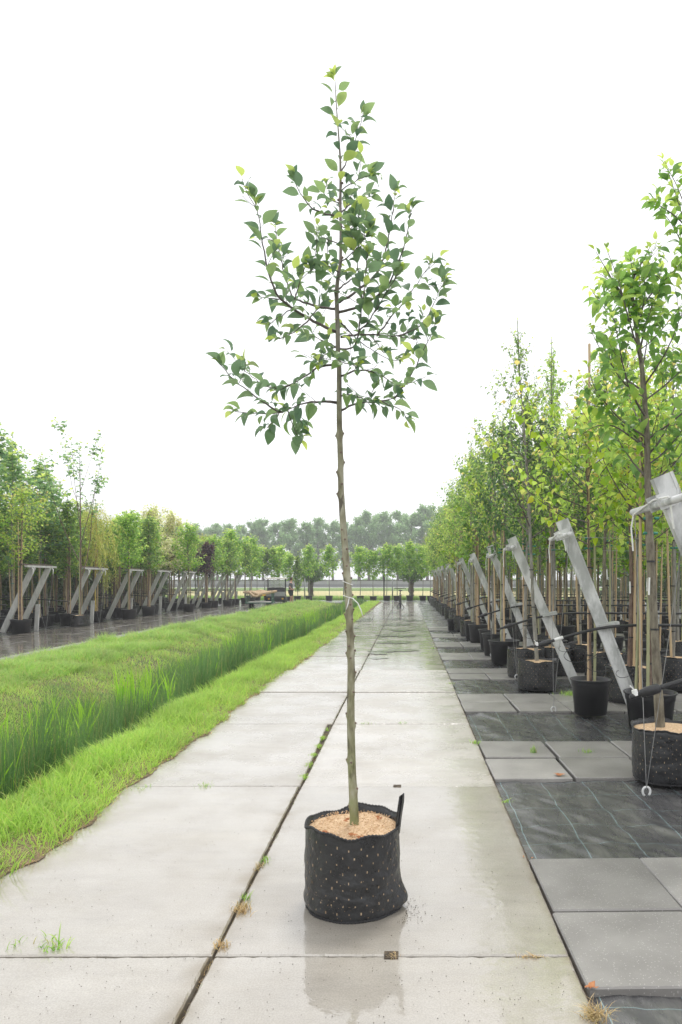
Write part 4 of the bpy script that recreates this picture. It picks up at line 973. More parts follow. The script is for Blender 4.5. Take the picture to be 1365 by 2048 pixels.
for pts, dt, r0 in br:
    n_ = len(pts)
    d0 = 0 if abs(pts[0][0]-679) < 14 else dt*.45
    P3 = [HP(a, b, d0+(dt-d0)*i/(n_-1)) for i, (a, b) in enumerate(pts)]
    Q = resample(P3, .03); Q[1:-1] += gh.normal(0, .0022, (len(Q)-2, 3)); L = len(Q)
    put('branch', MB().tube([tuple(q) for q in Q], [max(.0019, r0*HY/F*(1-.8*k/(L-1))) for k in range(L)], 6).mesh('branch', M['twig'], True), hero)
    low = pts[0][1] > 690 and pts[-1][1] > 760; Lh.along(Q, .0275, .087, .2 if d0 == 0 else .08, .8, .35 if low else .2, .04, g=gh, up=.02 if low else .5)
    eT = Q[-1]; dT = Q[-1]-Q[-3]; dT /= np.linalg.norm(dT); Lh.along(np.array([eT-dT*.03, eT-dT*.01, eT+dT*.004]), .009, .078, 0, .55, .0, 0, True, g=gh, up=.5)
    ln = np.linalg.norm(np.diff(Q, axis=0), axis=1).sum()
    # short spurs with leaf rosettes
    for q in range(int(ln/.17)):
        k = int(gh.integers(max(1, L//5), L-1)); b = Q[k]; dd = gh.normal(0, 1, 3); dd[2] = abs(dd[2])*.6+(-.1 if low else .7); dd /= np.linalg.norm(dd); e = b+dd*gh.uniform(.04, .17); tw_mb.tube([b, (b+e)/2+gh.normal(0, .004, 3), e], [.0018, .0015, .0012], 4, False)
        Lh.along(np.array([b, (b+e)/2, e]), .028, .082, .3, .8, .35, .04, not low, g=gh, up=.02 if low else .45)
Lh.along(np.array([HP(681, 400), HP(681, 316), HP(677, 260), HP(673, 209), HP(671, 165), HP(670, 153)]), .034, .082, .0, .9, .2, .25, g=gh, up=.3)
Lh.along(np.array([HP(671, 162), HP(671, 157), HP(670, 153)]), .008, .07, .0, .6, 0, .5, g=gh, up=.5)
o = put('twigs', tw_mb.mesh('twigs', M['twig']), hero); tag(o, kind='stuff')
P, D, U, S, Yg = Lh.arr(); nL = len(P); print('hero leaves', nL)
order = gh.permutation(nL); ind = order[:300]; rest = order[300:]
def leaf_variants(temps, mat, yo, name='leaf'):
    return [npmesh(name, TV, TF, mat, True, np.full(len(TV), yo)) for TV, TF in temps]
LV = [leaf_variants(T_NEAR, M['leaf'], y_) for y_ in (0, .35, .85)]
def leaf_objects(P, D, U, S, Yg, ind, variants, parent, g):
    Rm = frames(D, U)
    for i in ind:
        vi = 0 if Yg[i] < .15 else (1 if Yg[i] < .6 else 2)
        o = bpy.data.objects.new('leaf', variants[vi][int(g.integers(0, len(variants[vi])))]); COL.objects.link(o); o.parent = parent
        m4 = Matrix.Identity(4)
        for a in range(3):
            for b in range(3): m4[a][b] = float(Rm[i][a][b]*S[i])
            m4[a][3] = float(P[i][a])
        o.matrix_local = m4
leaf_objects(P, D, U, S, Yg, ind, LV, hero, gh)
if len(rest):
    o = put('foliage', leafcloud('foliage', P[rest], D[rest], U[rest], S[rest], Yg[rest], M['leaf'], T_NEAR), hero); tag(o, kind='stuff')

# ------------------------------------------------------------------ near right trees with own skeleton
def near_tree(x, y, label, trunkpx, Yd, bagi=None, pot=0, leafm='l_crab', temps=T_NEAR, seed=0, individual=300, bark='bark', r0=.03, extra=(), canes=(), **kw):
    o = empty('potted_tree', (x, y, 0)); tag(o, label, 'tree')
    if bagi is not None:
        b, rm, sl, mu = CACHE['bag'][bagi]; bo = put('grow_bag', b, o); [put('bag_seam', q_, bo) for q_ in rm]; tag(put('slits', sl, bo), kind='stuff'); put('mulch', mu, o)
    else:
        b, s = CACHE['pot'][pot]; put('pot', b, o); put('soil', s, o)
    tp_ = np.array([W(a, b, Yd) for a, b in trunkpx])-np.array([x, y, 0]); tp_ = tp_[np.argsort(tp_[:, 2])]
    f = lambda z: np.array([np.interp(z, tp_[:, 2], tp_[:, 0]), np.interp(z, tp_[:, 2], tp_[:, 1]), z])
    wd = MB(); _, Lv, _ = grow(seed, trunk=f, wood=wd, **kw)
    H1 = kw['H1']; zs = np.linspace(.33, H1, 40); gg = np.random.default_rng(seed)
    put('trunk', MB().tube([f(z) for z in zs], [r0*(1-z/H1)**.6*(1+.08*gg.normal())+.003 for z in zs], 10).mesh('trunk', M[bark], True), o)
    put('branches', wd.mesh('branches', M['twig'], True), o)
    for pts, d in extra:
        P3 = [np.array(W(a, b, Yd+d*i/len(pts)))-np.array([x, y, 0]) for i, (a, b) in enumerate(pts)]; Q = resample(P3, .05)
        put('branch', MB().tube([tuple(q) for q in Q], [.009*(1-.8*k/(len(Q)-1)) for k in range(len(Q))], 6).mesh('branch', M['twig'], True), o)
        Lv.along(Q, .042, kw['size'], .08, 1, .15, .3, up=.3)
        for q in range(int(len(Q)*.4)):
            k = int(rng.integers(1, len(Q)-1)); dd = rng.normal(0, 1, 3); dd[2] = abs(dd[2]); dd /= np.linalg.norm(dd); e = Q[k]+dd*rng.uniform(.08, .2)
            Lv.along(np.array([Q[k], (Q[k]+e)/2, e]), .035, kw['size'], .2, 1, .3, .25)
    P, D, U, S, Yg = Lv.arr(); od = np.argsort(np.abs(P[:, 0]+x-1.6)*.5+P[:, 1]+rng.normal(0, .3, len(P)))
    var = [leaf_variants(temps, M[leafm], y_) for y_ in (0, .35, .85)]
    if individual: leaf_objects(P, D, U, S, Yg, od[:individual], var, o, rng)
    oo = put('foliage', leafcloud('foliage', P[od[individual:]], D[od[individual:]], U[od[individual:]], S[od[individual:]], Yg[od[individual:]], M[leafm], temps), o); tag(oo, kind='stuff')
    for (a, b, H, th, i) in canes:
        put('bamboo_cane', cane_mesh(H, th, i, 'bamboo' if i % 2 == 0 else 'bamboogreen'), o, (a, b, .3))
    for zz in (.7, 1.2, 1.75): put('strap', CACHE['strap'], o, tuple(f(zz)))
    put('tie', CACHE['tie'], o, tuple(f(1.98)), (0, 0, .2)); put('tie', CACHE['tie'], o, tuple(f(2.1)+np.array([.03, 0, 0])), (0, 0, 2.8))
    put('tag', CACHE['tag'], o, tuple(f(1.62)+np.array([-.03, -.04, 0])), (0, .1, .3))
    print(label, len(P)); return o
near_tree(2.12, 5.68, 'big crab apple in a black slitted bag nearest the camera on the right', [(1322,1475),(1312,1300),(1303,1150),(1297,1000),(1294,860),(1285,740),(1270,640),(1262,560),(1300,500)], 5.68, bagi=0, seed=41, r0=.038, bark='bark',
          H0=2.3, H1=4.3, Rm=.88, n=21, el0=.35, el1=.9, step=.043, size=.112, sub=4, young=.14, tr=.013,
          extra=[([(1420,700),(1400,600),(1380,480),(1362,420),(1330,322)], -.1), ([(1400,650),(1390,560),(1372,500),(1340,440),(1305,402)], .1), ([(1270,640),(1300,590),(1350,540),(1385,500)], .2), ([(1262,640),(1255,600),(1225,560),(1205,525),(1192,503)], -.2), ([(1280,700),(1300,620),(1330,560),(1262,525)], .2), ([(1275,650),(1240,580),(1215,555),(1195,545)], .1), ([(1400,560),(1385,450),(1350,360),(1325,322)], -.1), ([(1400,480),(1350,430),(1310,405),(1300,400)], .1), ([(1300,880),(1240,840),(1190,780),(1175,730)], -.1), ([(1294,800),(1250,770),(1222,730),(1216,690)], -.3), ([(1298,900),(1230,850),(1190,850),(1150,880)], -.3)])
near_tree(2.62, 7.55, 'lime green tree with bamboo canes in the black pot behind the nearest bag', [(1300,1400),(1300,1300),(1298,1150),(1290,1000),(1285,900),(1285,800)], 7.55, pot=1, leafm='l_lime', temps=T_HEART, seed=42, individual=0, bark='barkbrown', r0=.022,
          H0=1.95, H1=3.6, Rm=1.3, n=26, el0=.2, el1=.8, step=.048, size=.1, sub=4, droop=.6, young=.1, canes=((-.1, .02, 3.7, .017, 0), (-.04, -.04, 2.3, .017, 1), (-.13, .08, 2.2, .016, 3)))
near_tree(2.2, 8.4, 'yellow green heart leaved tree staked with a very tall cane', [(1182,1380),(1180,1250),(1178,1100),(1174,950),(1170,800),(1168,740)], 8.4, pot=0, leafm='l_lime', temps=T_HEART, seed=43, individual=300, bark='barkbrown', r0=.014,
          H0=1.95, H1=3.5, Rm=1.35, n=26, el0=.1, el1=.75, step=.048, size=.1, sub=4, droop=.7, young=.1, canes=((-.02, .02, 4.2, .018, 0), (.04, -.03, 2.0, .016, 1)))
near_tree(1.92, 10.35, 'tall twiggy sparse tree standing in a black bag beside the eye bolt', [(1074,1315),(1066,1200),(1058,1000),(1048,850),(1040,760),(1035,630)], 10.35, bagi=1, leafm='l_mid', temps=T_MID, seed=44, individual=0, bark='barkgrey', r0=.028,
          H0=2.2, H1=5.5, Rm=1.35, n=44, el0=.45, el1=1.0, step=.055, size=.065, sub=5, prof='cone', kinks=.14, young=.15)

frames_y = [4.5, 7.85, 10.7, 14.05, 17.4, 20.7, 24.0, 27.3, 30.6, 33.9, 37.2, 40.5, 43.8]
ordn = ['nearest', 'second', 'third', 'fourth', 'fifth', 'sixth', 'seventh', 'eighth', 'ninth', 'tenth', 'eleventh', 'twelfth', 'thirteenth']

DS = {'twiggy2': 'fine leaved', 'lime2': 'yellow green', 'crab3': 'mid green', 'fresh': 'fresh green', 'dark': 'dark green', 'fresh2': 'bushy green', 'crab2': 'apple leaved', 'maple': 'tall maple', 'maple2': 'tall maple'}
# front things on the right
F1 = [('crab2', 3.12, 11.0, None, 0, 'grey trunked tree in a slitted bag behind the heart leaved tree'),
      ('dark', 3.05, 12.4, None, 1, 'dark leaved tree in a bag between the second and third leaning beams'),
      ('crab3', 3.95, 10.4, None, 1, 'tree in a wide sawdust topped bag at the right picture edge'),
      ('lime2', 2.95, 9.3, None, 0, 'light green tree in a bag directly behind the lime green trees'),
      ('dark', 1.98, 11.65, None, 0, 'dark leaved tree in the bag tucked behind the twiggy tree'),
      ('dark', 1.86, 13.45, 1, None, 'dense dark green tree with two canes in a large round pot near the path'),
      ('twiggy2', 2.75, 13.2, 0, None, 'fine leaved twiggy tree just right of the third leaning beam'),
      ('twiggy2', 2.45, 11.9, None, 1, 'fine leaved tree whose top rises right of the twiggy sparse tree'), 
      ('crab3', 1.85, 14.9, 0, None, 'fresh green tree in a pot just beyond the fourth paving strip'),
      ('lime2', 1.9, 16.1, 0, None, 'yellow green tree in a pot before the fifth leaning beam'),
      ('fresh2', 1.82, 17.9, 0, None, 'bushy green tree in a pot beside the fifth leaning beam'),
      ('crab3', 1.8, 19.0, 0, None, 'young green tree in a pot just beyond the fifth leaning beam')]
for k, (cr, x, y, pt, bg_, lb) in enumerate(F1):
    potted(cr, x, y, lb, pot=pt or 0, bag=bg_, canes=2 if bg_ is None else 1, detail=2, seed=k, scale=1.12, sx=1.1)
# empty pot
pe = empty('empty_pot', (1.47, 22.4, 0)); tag(pe, 'small empty black pot standing alone on the fabric strip beside the path', 'pot')
b, s = CACHE['pot'][0]; o = put('pot', b, pe, scale=.85); put('soil', s, pe, scale=.85)
# row along the path edge
kinds = ['twiggy2', 'lime2', 'crab3', 'fresh', 'dark', 'fresh2', 'crab2', 'lime2']
y = 20.1; k = 0
while y < 48.5:
    bgk = (k % 2) if k % 3 != 1 else None
    kn = kinds[(k*3) % 8]; dsc = {'twiggy2': 'fine leaved', 'lime2': 'yellow green', 'crab3': 'mid green', 'fresh': 'broad fresh green', 'dark': 'dark green', 'fresh2': 'bushy green', 'crab2': 'apple leaved'}[kn]
    bi_ = max(q_ for q_, v_ in enumerate(frames_y) if v_ <= y+1e-6); rel = ['just beyond', 'midway beyond', 'well beyond', 'far beyond'][min(3, int((y-frames_y[bi_])/1.05))]
    potted(kinds[(k*3) % 8], 1.86+rng.normal(0, .05)+(.25 if bgk is None and k % 2 else 0), y, dsc+' front row tree '+rel+' the '+ordn[bi_]+' leaning beam on the right', 'front row trees along the right bed', pot=k % 2, bag=bgk, canes=1+(k % 2), detail=1 if y < 32 else 0, seed=k, scale=rng.uniform(.98, 1.18), sx=1.1)
    y += 1.05; k += 1
# interior
gI = np.random.default_rng(77)
for ci, X0 in enumerate((3.1, 4.2, 5.3, 6.5, 7.8, 9.3, 11.0, 13.0)):
    y = (14.0 if ci == 0 else (11.6 if ci == 1 else 10.6+ci*1.4)) + gI.uniform(0, .6)
    while y < 48:
        kk = kinds[int(gI.integers(0, 8))]
        useb = gI.random() < .45
        potted(kk, X0+gI.normal(0, .12), y, DS[kk]+' tree in '+('bag' if useb else 'pot')+', '+ords[ci+1]+' column from the path, near the '+ordn[min(range(13), key=lambda q_: abs(frames_y[q_]-y))]+' leaning beam', 'trees inside the right bed', pot=int(gI.integers(0, 2)), bag=int(gI.integers(0, 2)) if useb else None, canes=1+int(gI.random() < .6), detail=1 if y < 27 else 0, scale=gI.uniform(.88, 1.15), seed=int(y*7))
        y += gI.uniform(1.25, 1.6) if ci < 4 else gI.uniform(1.9, 2.6)
# trees just right of the frame that lean into view
potted('crab2', 3.75, 7.9, 'leafy crab apple behind the nearest bag, cut by the right picture edge', bag=1, canes=1, detail=2, scale=1.12)
potted('crab3', 3.4, 6.6, 'fresh green tree whose crown fills the right picture edge above the near pipe', bag=0, canes=1, detail=2, scale=1.15)

# ------------------------------------------------------------------ leaning anchor beams right
def anchor(y, i):
    o = empty('leaning_anchor', (0, y, 0)); gj = np.random.default_rng(i+60); jt = gj.normal(0, .05) if i > 1 else 0; tag(o, ordn[i]+' leaning galvanised beam from the camera in the right row', 'anchor beam', 'leaning anchor beams along the right bed')
    ox = .1 if i == 1 else 0; top_ = Vector((1.63+ox+jt, gj.normal(0, .05) if i > 1 else 0, 2.27+jt*.6)); foot = Vector((2.6+ox*.3, .0, -.05))
    b = MB(); d = (top_-foot).normalized(); nrm = d.cross(Vector((0, 1, 0)))
    # channel beam: web and two flanges
    b.beam(foot, top_, .06, .13)
    b.beam(foot+Vector((0, -.032, 0))+nrm*.058, top_+Vector((0, -.032, 0))+nrm*.058, .012, .02); b.beam(foot+Vector((0, -.032, 0))-nrm*.058, top_+Vector((0, -.032, 0))-nrm*.058, .012, .02)
    put('beam', b.mesh('beam', M['galv']), o)
    zc = 2.085; t = (zc-foot.z)/(top_.z-foot.z); c = foot.lerp(top_, t)-Vector((.09, 0, 0))
    tb = MB().tube([(c.x, -.52, zc), (c.x, .52, zc)], .024, 12); put('top_bar', tb.mesh('top_bar', M['galv'], True), o)
    br_ = MB().beam(c+Vector((-.035, -.09, .0)), c+Vector((.09, -.09, .05)), .008, .1, (0, 1, 0)); br_.beam(c+Vector((-.035, .09, .0)), c+Vector((.09, .09, .05)), .008, .1, (0, 1, 0)); br_.beam(c+Vector((.085, -.1, .04)), c+Vector((.085, .1, .04)), .1, .008, (0, 0, 1))
    put('bracket', br_.mesh('bracket', M['galv']), o)
    for s in (-1, 1): put('bolt', MB().tube([c+Vector((.03, -.045+.0*s, .03*s)), c+Vector((.03, -.075, .03*s))], .011, 6).mesh('bolt', M['wire']), o)
    cl = foot.lerp(top_, .49); q = MB().beam(cl+Vector((-.05, 0, -.01)), cl+Vector((.17, 0, .03)), .15, .045); put('pipe_clamp', q.mesh('pipe_clamp', M['galv']), o)
    ex, ey = 1.77, .62 if i else .68
    for k, yy in enumerate((-.48, .48)):
        put('guy_wire', MB().tube([(c.x, yy, zc), (c.x+(ex-c.x)*.5+.004, yy+(ey-yy)*.5, zc*.5+.03), (ex, ey, .05)], .0028, 5, False).mesh('guy_wire', M['wire']), o)
    put('row_cable', MB().tube([(c.x, 0, zc), (4, .02, 2.03), (9, 0, 2.0)], .003, 4, False).mesh('row_cable', M['wire']), o)
    rg = MB().tube([(ex+.028*math.cos(a), ey, .035+.034*math.sin(a)) for a in np.linspace(-.9, 4.2, 16)], .0085, 7); put('eye_bolt', rg.mesh('eye_bolt', M['galv'], True), o)
    rp_ = MB(); rp_.tube([(c.x-.02, .42, zc-.02), (c.x-.03, .3, zc-.01), (c.x-.035, .0, zc+.03), (c.x-.03, -.25, zc+.02)], .007, 5); rp_.tube([(c.x-.02, .44, zc-.02), (c.x-.03, .46, zc-.12), (c.x-.02, .45, zc-.28)], .006, 5)
    put('tie_ribbon', rp_.mesh('tie_ribbon', M['white']), o)
    tg = MB().beam(c+Vector((.0, -.2, -.02)), c+Vector((.02, -.2, -.17)), .028, .0015); put('tag', tg.mesh('tag', M['white']), o)
    # irrigation pipe
    p_ = empty('irrigation_pipe', (0, y, 0)); tag(p_, ordn[i]+' black irrigation pipe from the camera on the right', 'pipe', 'irrigation pipes crossing the right bed')
    dy = -.08
    pts = [(1.5, dy, .89), (1.75, dy, .97), (2.0, dy, 1.04), (2.2, dy, 1.085), (2.5, dy, 1.1), (4, dy, 1.09), (6, dy, 1.1), (10, dy, 1.08)]
    put('pipe', MB().tube([tuple(q) for q in resample(pts, .15)], .0165, 9).mesh('pipe', M['black'], True), p_)
    a = Vector((1.5, dy, .89)); dd = Vector((.25, 0, .08)).normalized()
    ft = MB().tube([a-dd*.1, a-dd*.09, a-dd*.03, a-dd*.028, a, a+dd*.002, a+dd*.09, a+dd*.1], [.012, .017, .017, .026, .026, .032, .032, .022], 12); put('fitting', ft.mesh('fitting', M['black'], True), p_)
    if i in (0, 1): va = MB().tube([a-dd*.06+Vector((0, 0, .0)), a-dd*.06+Vector((-.01, 0, .035))], [.02, .018], 10); va.beam(a-dd*.06+Vector((-.01, 0, .035)), a-dd*.06+Vector((-.035, 0, .06)), .02, .006); put('valve_handle', va.mesh('valve_handle', M['white']), p_)
    if i == 1: put('sleeve', MB().tube([a+dd*.14, a+dd*.24], .019, 10).mesh('sleeve', M['white'], True), p_)
    if i < 4:
        for q in range(3):
            gq = np.random.default_rng(i*9+q); cx_ = 1.95+.25*q; r = gq.uniform(.14, .24)
            lp = [(cx_+r*math.cos(t), dy+.02+.12*math.sin(t*1.3), .68-.1*q+r*.45*math.sin(t)+.15*t/6) for t in np.linspace(1.2, 7.2, 22)]
            put('dripper_tube', MB().tube(lp, .0036, 5, False).mesh('dripper_tube', M['black'], True), p_)
for i, y in enumerate(frames_y): anchor(y, i)

# ------------------------------------------------------------------ left racks
lf = [(21.7, 22.65), (25.5, 26.6), (29.3, 30.3), (32.9, 33.9), (36.7, 37.8), (40.5, 41.7), (44.3, 45.4), (48.0, 49.0)]
for i, (ya, yb) in enumerate(lf):
    o = empty('anchor_rack', (-12.0, ya, 0)); tag(o, ordn[i].replace('nearest', 'first')+' rack of two leaning planks from the left picture edge', 'anchor rack', 'leaning plank racks along the left road')
    for yy in (0, yb-ya):
        put('plank', MB().beam((-.55, yy, -.03), (.4, yy, 2.0), .07, .16).mesh('plank', M['galvold']), o)
    put('top_rail', MB().beam((.4, -.4, 2.02), (.4, yb-ya+.42, 2.02), .1, .06, (1,0,0)).mesh('top_rail', M['galvold']), o)
    put('top_rail', MB().beam((.28, -.48, 2.075), (.28, yb-ya+.35, 2.075), .1, .05, (1,0,0)).mesh('top_rail', M['darktrunk']), o)
    put('short_post', MB().beam((.05, yb-ya-.1, -.03), (.09, yb-ya-.08, .82), .07, .12).mesh('short_post', M['galvold']), o)
    for yy in (-.12, yb-ya+.15): put('tie_ribbon', MB().tube([(.42, yy, 2.0), (.47, yy, 1.93), (.46, yy, 1.78)], [.012, .018, .01], 5).mesh('tie_ribbon', M['white']), o)
    for yy in (-.3, yb-ya+.3): put('guy_wire', MB().tube([(.42, yy, 2.0), (.55, (yb-ya)*.5, 0)], .004, 4, False).mesh('guy_wire', M['wire']), o)
for i in range(9):
    p_ = tag(empty('irrigation_pipe', (-11.9, 20.6+3.75*i, 0)), ords[i]+' black irrigation pipe from the left picture edge', 'pipe', 'irrigation pipes crossing the left bed')
    put('pipe', MB().tube([(.1, 0, .86), (-.8, 0, .92), (-9, 0, .9)], .02, 6).mesh('pipe', M['black'], True), p_)

L1 = [('lime2', -11.75, 21.3, 'lime leaved tree in the big black pot before the first plank rack'), ('maple', -12.7, 22.5, 'blue green maple behind the first plank rack'), ('mapletall', -11.35, 24.3, 'tall multi stemmed maple in a black bag with airy top on the left'),
      ('fresh2', -12.2, 25.2, 'green tree in a pot right of the tall airy maple'), ('willow', -12.1, 27.2, 'yellow stemmed weeping willow with hanging shoots'), ('fresh', -11.4, 28.7, 'bright green round headed tree in a pot at the third plank rack'),
      ('fresh2', -11.6, 31.4, 'bright green tree in a pot between the third and fourth racks'), ('fresh', -12.4, 30.2, 'bright green tree just behind the third rack'), ('cream', -12.5, 34.2, 'tall cream variegated maple on the left'),
      ('fresh', -12.2, 33.0, 'green tree left of the cream variegated maple'), ('cream', -12.6, 37.4, 'smaller cream variegated maple beside the purple leaved tree'), ('purple', -11.3, 39.4, 'dark purple leaved tree on the left'),
      ('fresh', -11.0, 35.2, 'light green tree in a pot between the cream maples')]
L1 += [('maple', -12.9, 24.6, 'dark blue green maple left of the tall airy one'),  ('maple', -13.7, 26.6, 'tall dark maple rising over the lime tree on the left'),  ('fresh', -12.8, 20.6, 'green tree at the left picture edge beside the first rack'),
       ('maple', -16.0, 29.0, 'slim blue green maple behind the left edge group'), ('crab3', -13.1, 28.6, 'mid green tree behind the weeping willow'), ('fresh2', -13.2, 31.9, 'leafy tree behind the fourth rack'), ('lime2', -13.2, 21.8, 'yellow green tree behind the first rack')]
for k, (cr, x, y, lb) in enumerate(L1):
    isw = k in (2,)
    potted(cr, x, y, lb, pot=1, bag=0 if isw else None, canes=2, detail=1, seed=k+3, scale={'purple': .95, 'maple': .83, 'maple2': .86, 'mapletall': 1.0}.get(cr, 1.08), sx=1.12, z=-.03)
ylist = [41.2, 42.9, 44.4, 46.0, 47.6, 49.2]
for k, y in enumerate(ylist): potted(['fresh', 'fresh2', 'linden'][k % 3], -11.2+rng.normal(0, .2), y, ords[k]+' fresh green front row tree past the purple tree on the left road', 'front row trees at the far end of the left road', pot=1, canes=1, detail=0, seed=k, scale=rng.uniform(.95, 1.08), sx=1.12, z=-.03)
gI = np.random.default_rng(5)
for ci, X0 in enumerate((-12.9, -14.1, -15.5, -17.0)):
    y = 17.0+ci*1.5
    while y < 50:
        kk = ['fresh', 'fresh2', 'lime2', 'dark', 'crab3', 'fresh2'][int(gI.integers(0, 6))]
        if y < 27 and ci in (1, 2): kk = ['maple', 'fresh', 'lime2', 'fresh2'][int(gI.integers(0, 4))]
        potted(kk, X0+gI.normal(0, .15), y, DS[kk]+' tree in pot, '+ords[ci+1]+' column from the left road, near the '+ords[max(0, min(7, int((y-19.8)/3.75)))]+' plank rack', 'trees inside the left bed', pot=1, canes=1, detail=0, scale=gI.uniform(.92, 1.1), sx=1.1, seed=int(y*3), z=-.03)
        y += gI.uniform(1.1, 1.5)

# ------------------------------------------------------------------ hedges (background of both beds)
def hedge(name, x, y0, y1, H, th, label, nl=9000):
    o = empty(name, (x, (y0+y1)/2, -.04)); tag(o, label, 'hedge'); L = y1-y0
    g = np.random.default_rng(int(abs(x)*10)); n = nl
    P = np.stack([g.uniform(-th/2, th/2, n), g.uniform(-L/2, L/2, n), g.uniform(.05, H, n)], -1); P[:, 2] *= 1+.08*fbm(P[:, 1]*.6, P[:, 0]*0, 3)
    D = g.normal(0, 1, (n, 3)); D[:, 2] -= .3; U = g.normal(0, .5, (n, 3)); U[:, 2] += 1
    put('foliage', leafcloud('foliage', P, D, U, g.uniform(.2, .34, n), g.random(n)*.15, M['l_hedge'], T_WIDE), o)
    b = MB()
    for k in range(int(L/1.2)): b.tube([(g.normal(0, .1), -L/2+.6+k*1.2, 0), (g.normal(0, .1), -L/2+.6+k*1.2, H*.8)], [.05, .02], 6)
    put('stems', b.mesh('stems', M['darktrunk']), o)
hedge('hedge', -18.9, 20, 54, 2.6, 1.2, 'dark green clipped hedge behind the left nursery bed', 15000)
hedge('hedge', 16.0, 10, 56, 3.6, 1.6, 'dark green hedge closing the right nursery bed', 11000)

# ------------------------------------------------------------------ far row of potted trees
far = [(580, 'linden2', 'fresh tree in a pot left of the narrow hornbeam, behind the walking person', .8), (596, 'hornbeam', 'narrow columnar hornbeam leafy down to its pot at the path end', .9), (618, 'linden2', 'potted tree before the left pollard willow', .95), (658.6, 'linden2', 'potted tree just left of the hero trunk at the path end', .95),
       (721, 'linden', 'potted round headed tree first right of the hero trunk', .93), (747, 'linden', 'potted round headed tree second right of the hero trunk', .86), (774, 'linden2', 'potted tree beside the dark pole at the path end', .97), (794.5, 'linden', 'potted tree directly behind the parked bicycle', .95), (820, 'linden2', 'potted tree in front of the right pollard willow', 1.02), (846, 'linden', 'last potted tree of the far row, at the end of the leaning beams', .95)]
for px_, cr, lb, s_ in far:
    x = (px_-PX)*54.3/F; potted(cr, x, 54.3+rng.normal(0, .1), lb, pot=1, canes=0, detail=0, scale=s_, sx=1.08)
# more trees along the left end behind cart
for k, (px_, Yd, cr) in enumerate(((548, 55.5, 'linden2'), (560, 56.3, 'linden'), (535, 55.5, 'fresh2'), (515, 55.2, 'linden'), (500, 54.5, 'linden2'), (862, 53.0, 'linden2'), (875, 52, 'linden'))):
    potted(cr, (px_-PX)*Yd/F, Yd, ['potted tree right of the utility cart roof', 'potted tree just left of the walking person', 'potted tree above the cart roof', 'potted tree behind the trailer', 'potted tree left of the trailer', 'potted tree at the far end of the right bed', 'potted tree closing the right bed'][k], 'trees beyond the ends of the beds', pot=1, canes=0, detail=0, scale=.92+.04*(k % 3), sx=1.1)

def pollard(x, y, label, seed):
    o = empty('pollard_willow', (x, y, -.05)); tag(o, label, 'tree'); g = np.random.default_rng(seed)
    b = MB(); zs = np.linspace(0, 1.95, 12); b.tube([(.02*math.sin(z*5), .02*math.cos(z*4), z) for z in zs], [.25-.03*math.sin(z*1.3)+(.05 if z > 1.7 else 0)+.02*g.normal() for z in zs], 12)
    put('trunk', b.mesh('trunk', M['darktrunk'], True), o)
    n = 3000; v = g.normal(0, 1, (n, 3)); v /= np.linalg.norm(v, axis=1, keepdims=True); r = g.random(n)**.4
    P = v*r[:, None]*np.array([1.25, 1.2, .95])*(1+.2*fbm(v[:, 0]*3, v[:, 2]*3, 3))[:, None]+np.array([0, 0, 2.45])
    D = v+np.array([0, 0, -.3])+g.normal(0, .4, (n, 3)); U = g.normal(0, .5, (n, 3)); U[:, 2] += 1
    put('crown', leafcloud('crown', P, D, U, g.uniform(.13, .22, n), g.random(n)*.2, M['l_dark'], T_MID), o)
pollard((622-PX)*59/F, 59, 'left pollard willow with thick dark trunk and ball crown behind the fence', 1)
pollard((823-PX)*59/F, 59, 'right pollard willow with thick dark trunk and ball crown behind the fence', 2)

# ------------------------------------------------------------------ wire fence
fe = empty('wire_fence', (0, 56.6, -.03)); tag(fe, 'wire mesh fence with pale steel posts behind the far row of potted trees', 'fence')
pm = MB().tube([(0, 0, 0), (0, 0, 1.75)], .05, 8).mesh('fence_post', M['grey'], True)
for px_ in (450, 530, 610, 688, 785.5, 870, 960): put('fence_post', pm, fe, ((px_-PX)*56.6/F, 0, 0))
wm = MB()
for z in (1.62, .82, .1): wm.tube([(-24, 0, z), (10, 0, z)], .016, 5)
put('rail_wire', wm.mesh('rail_wire', M['black']), fe)
wm = MB()
for k in range(114): wm.beam((-24+.3*k, .02, .1), (-24+.3*k, .02, 1.62), .005, .005)
for k in range(8): wm.beam((-24, .02, .3+.18*k), (10, .02, .3+.18*k), .004, .004, (0, 0, 1))
o = put('wire_mesh', wm.mesh('wire_mesh', M['grey']), fe)
# dark pole in front of fence
po = empty('steel_pole', ((768.5-PX)*55.6/F, 55.6, -.02)); tag(po, 'tall dark pole standing left of the bicycle by the fence', 'pole')
put('pole', MB().tube([(0, 0, 0), (0, 0, 4.2)], .05, 8).mesh('pole', M['black'], True), po); put('foot_plate', MB().lathe([(0, .02), (.14, .02), (.14, 0)], 12).mesh('foot_plate', M['black']), po)

# long concrete wall with panels
wl = empty('boundary_wall', (0, 150, -.05)); tag(wl, 'long low grey concrete wall across the far edge of the field', 'wall')
me_p = MB().box((-2.95,-.1,.75),(2.95,.1,1.45)).mesh('wall_panel', M['wallconc']); me_b = MB().box((-2.97,-.16,0),(2.97,.1,.748)).mesh('wall_base', M['wallconc2'])
me_c = MB().box((-3,-.22,1.452),(3,.14,1.56)).mesh('coping', M['darktrunk']); me_k = MB().box((-3,-1.6,-.0),(3,-1.2,.16)).mesh('white_kerb', M['white'])
for k in range(26):
    x = -80+6*k; put('wall_panel', me_p, wl, (x, 0, 0)); put('wall_base', me_b, wl, (x, 0, 0)); put('coping', me_c, wl, (x, 0, .001)); put('white_kerb', me_k, wl, (x, 0, 0))

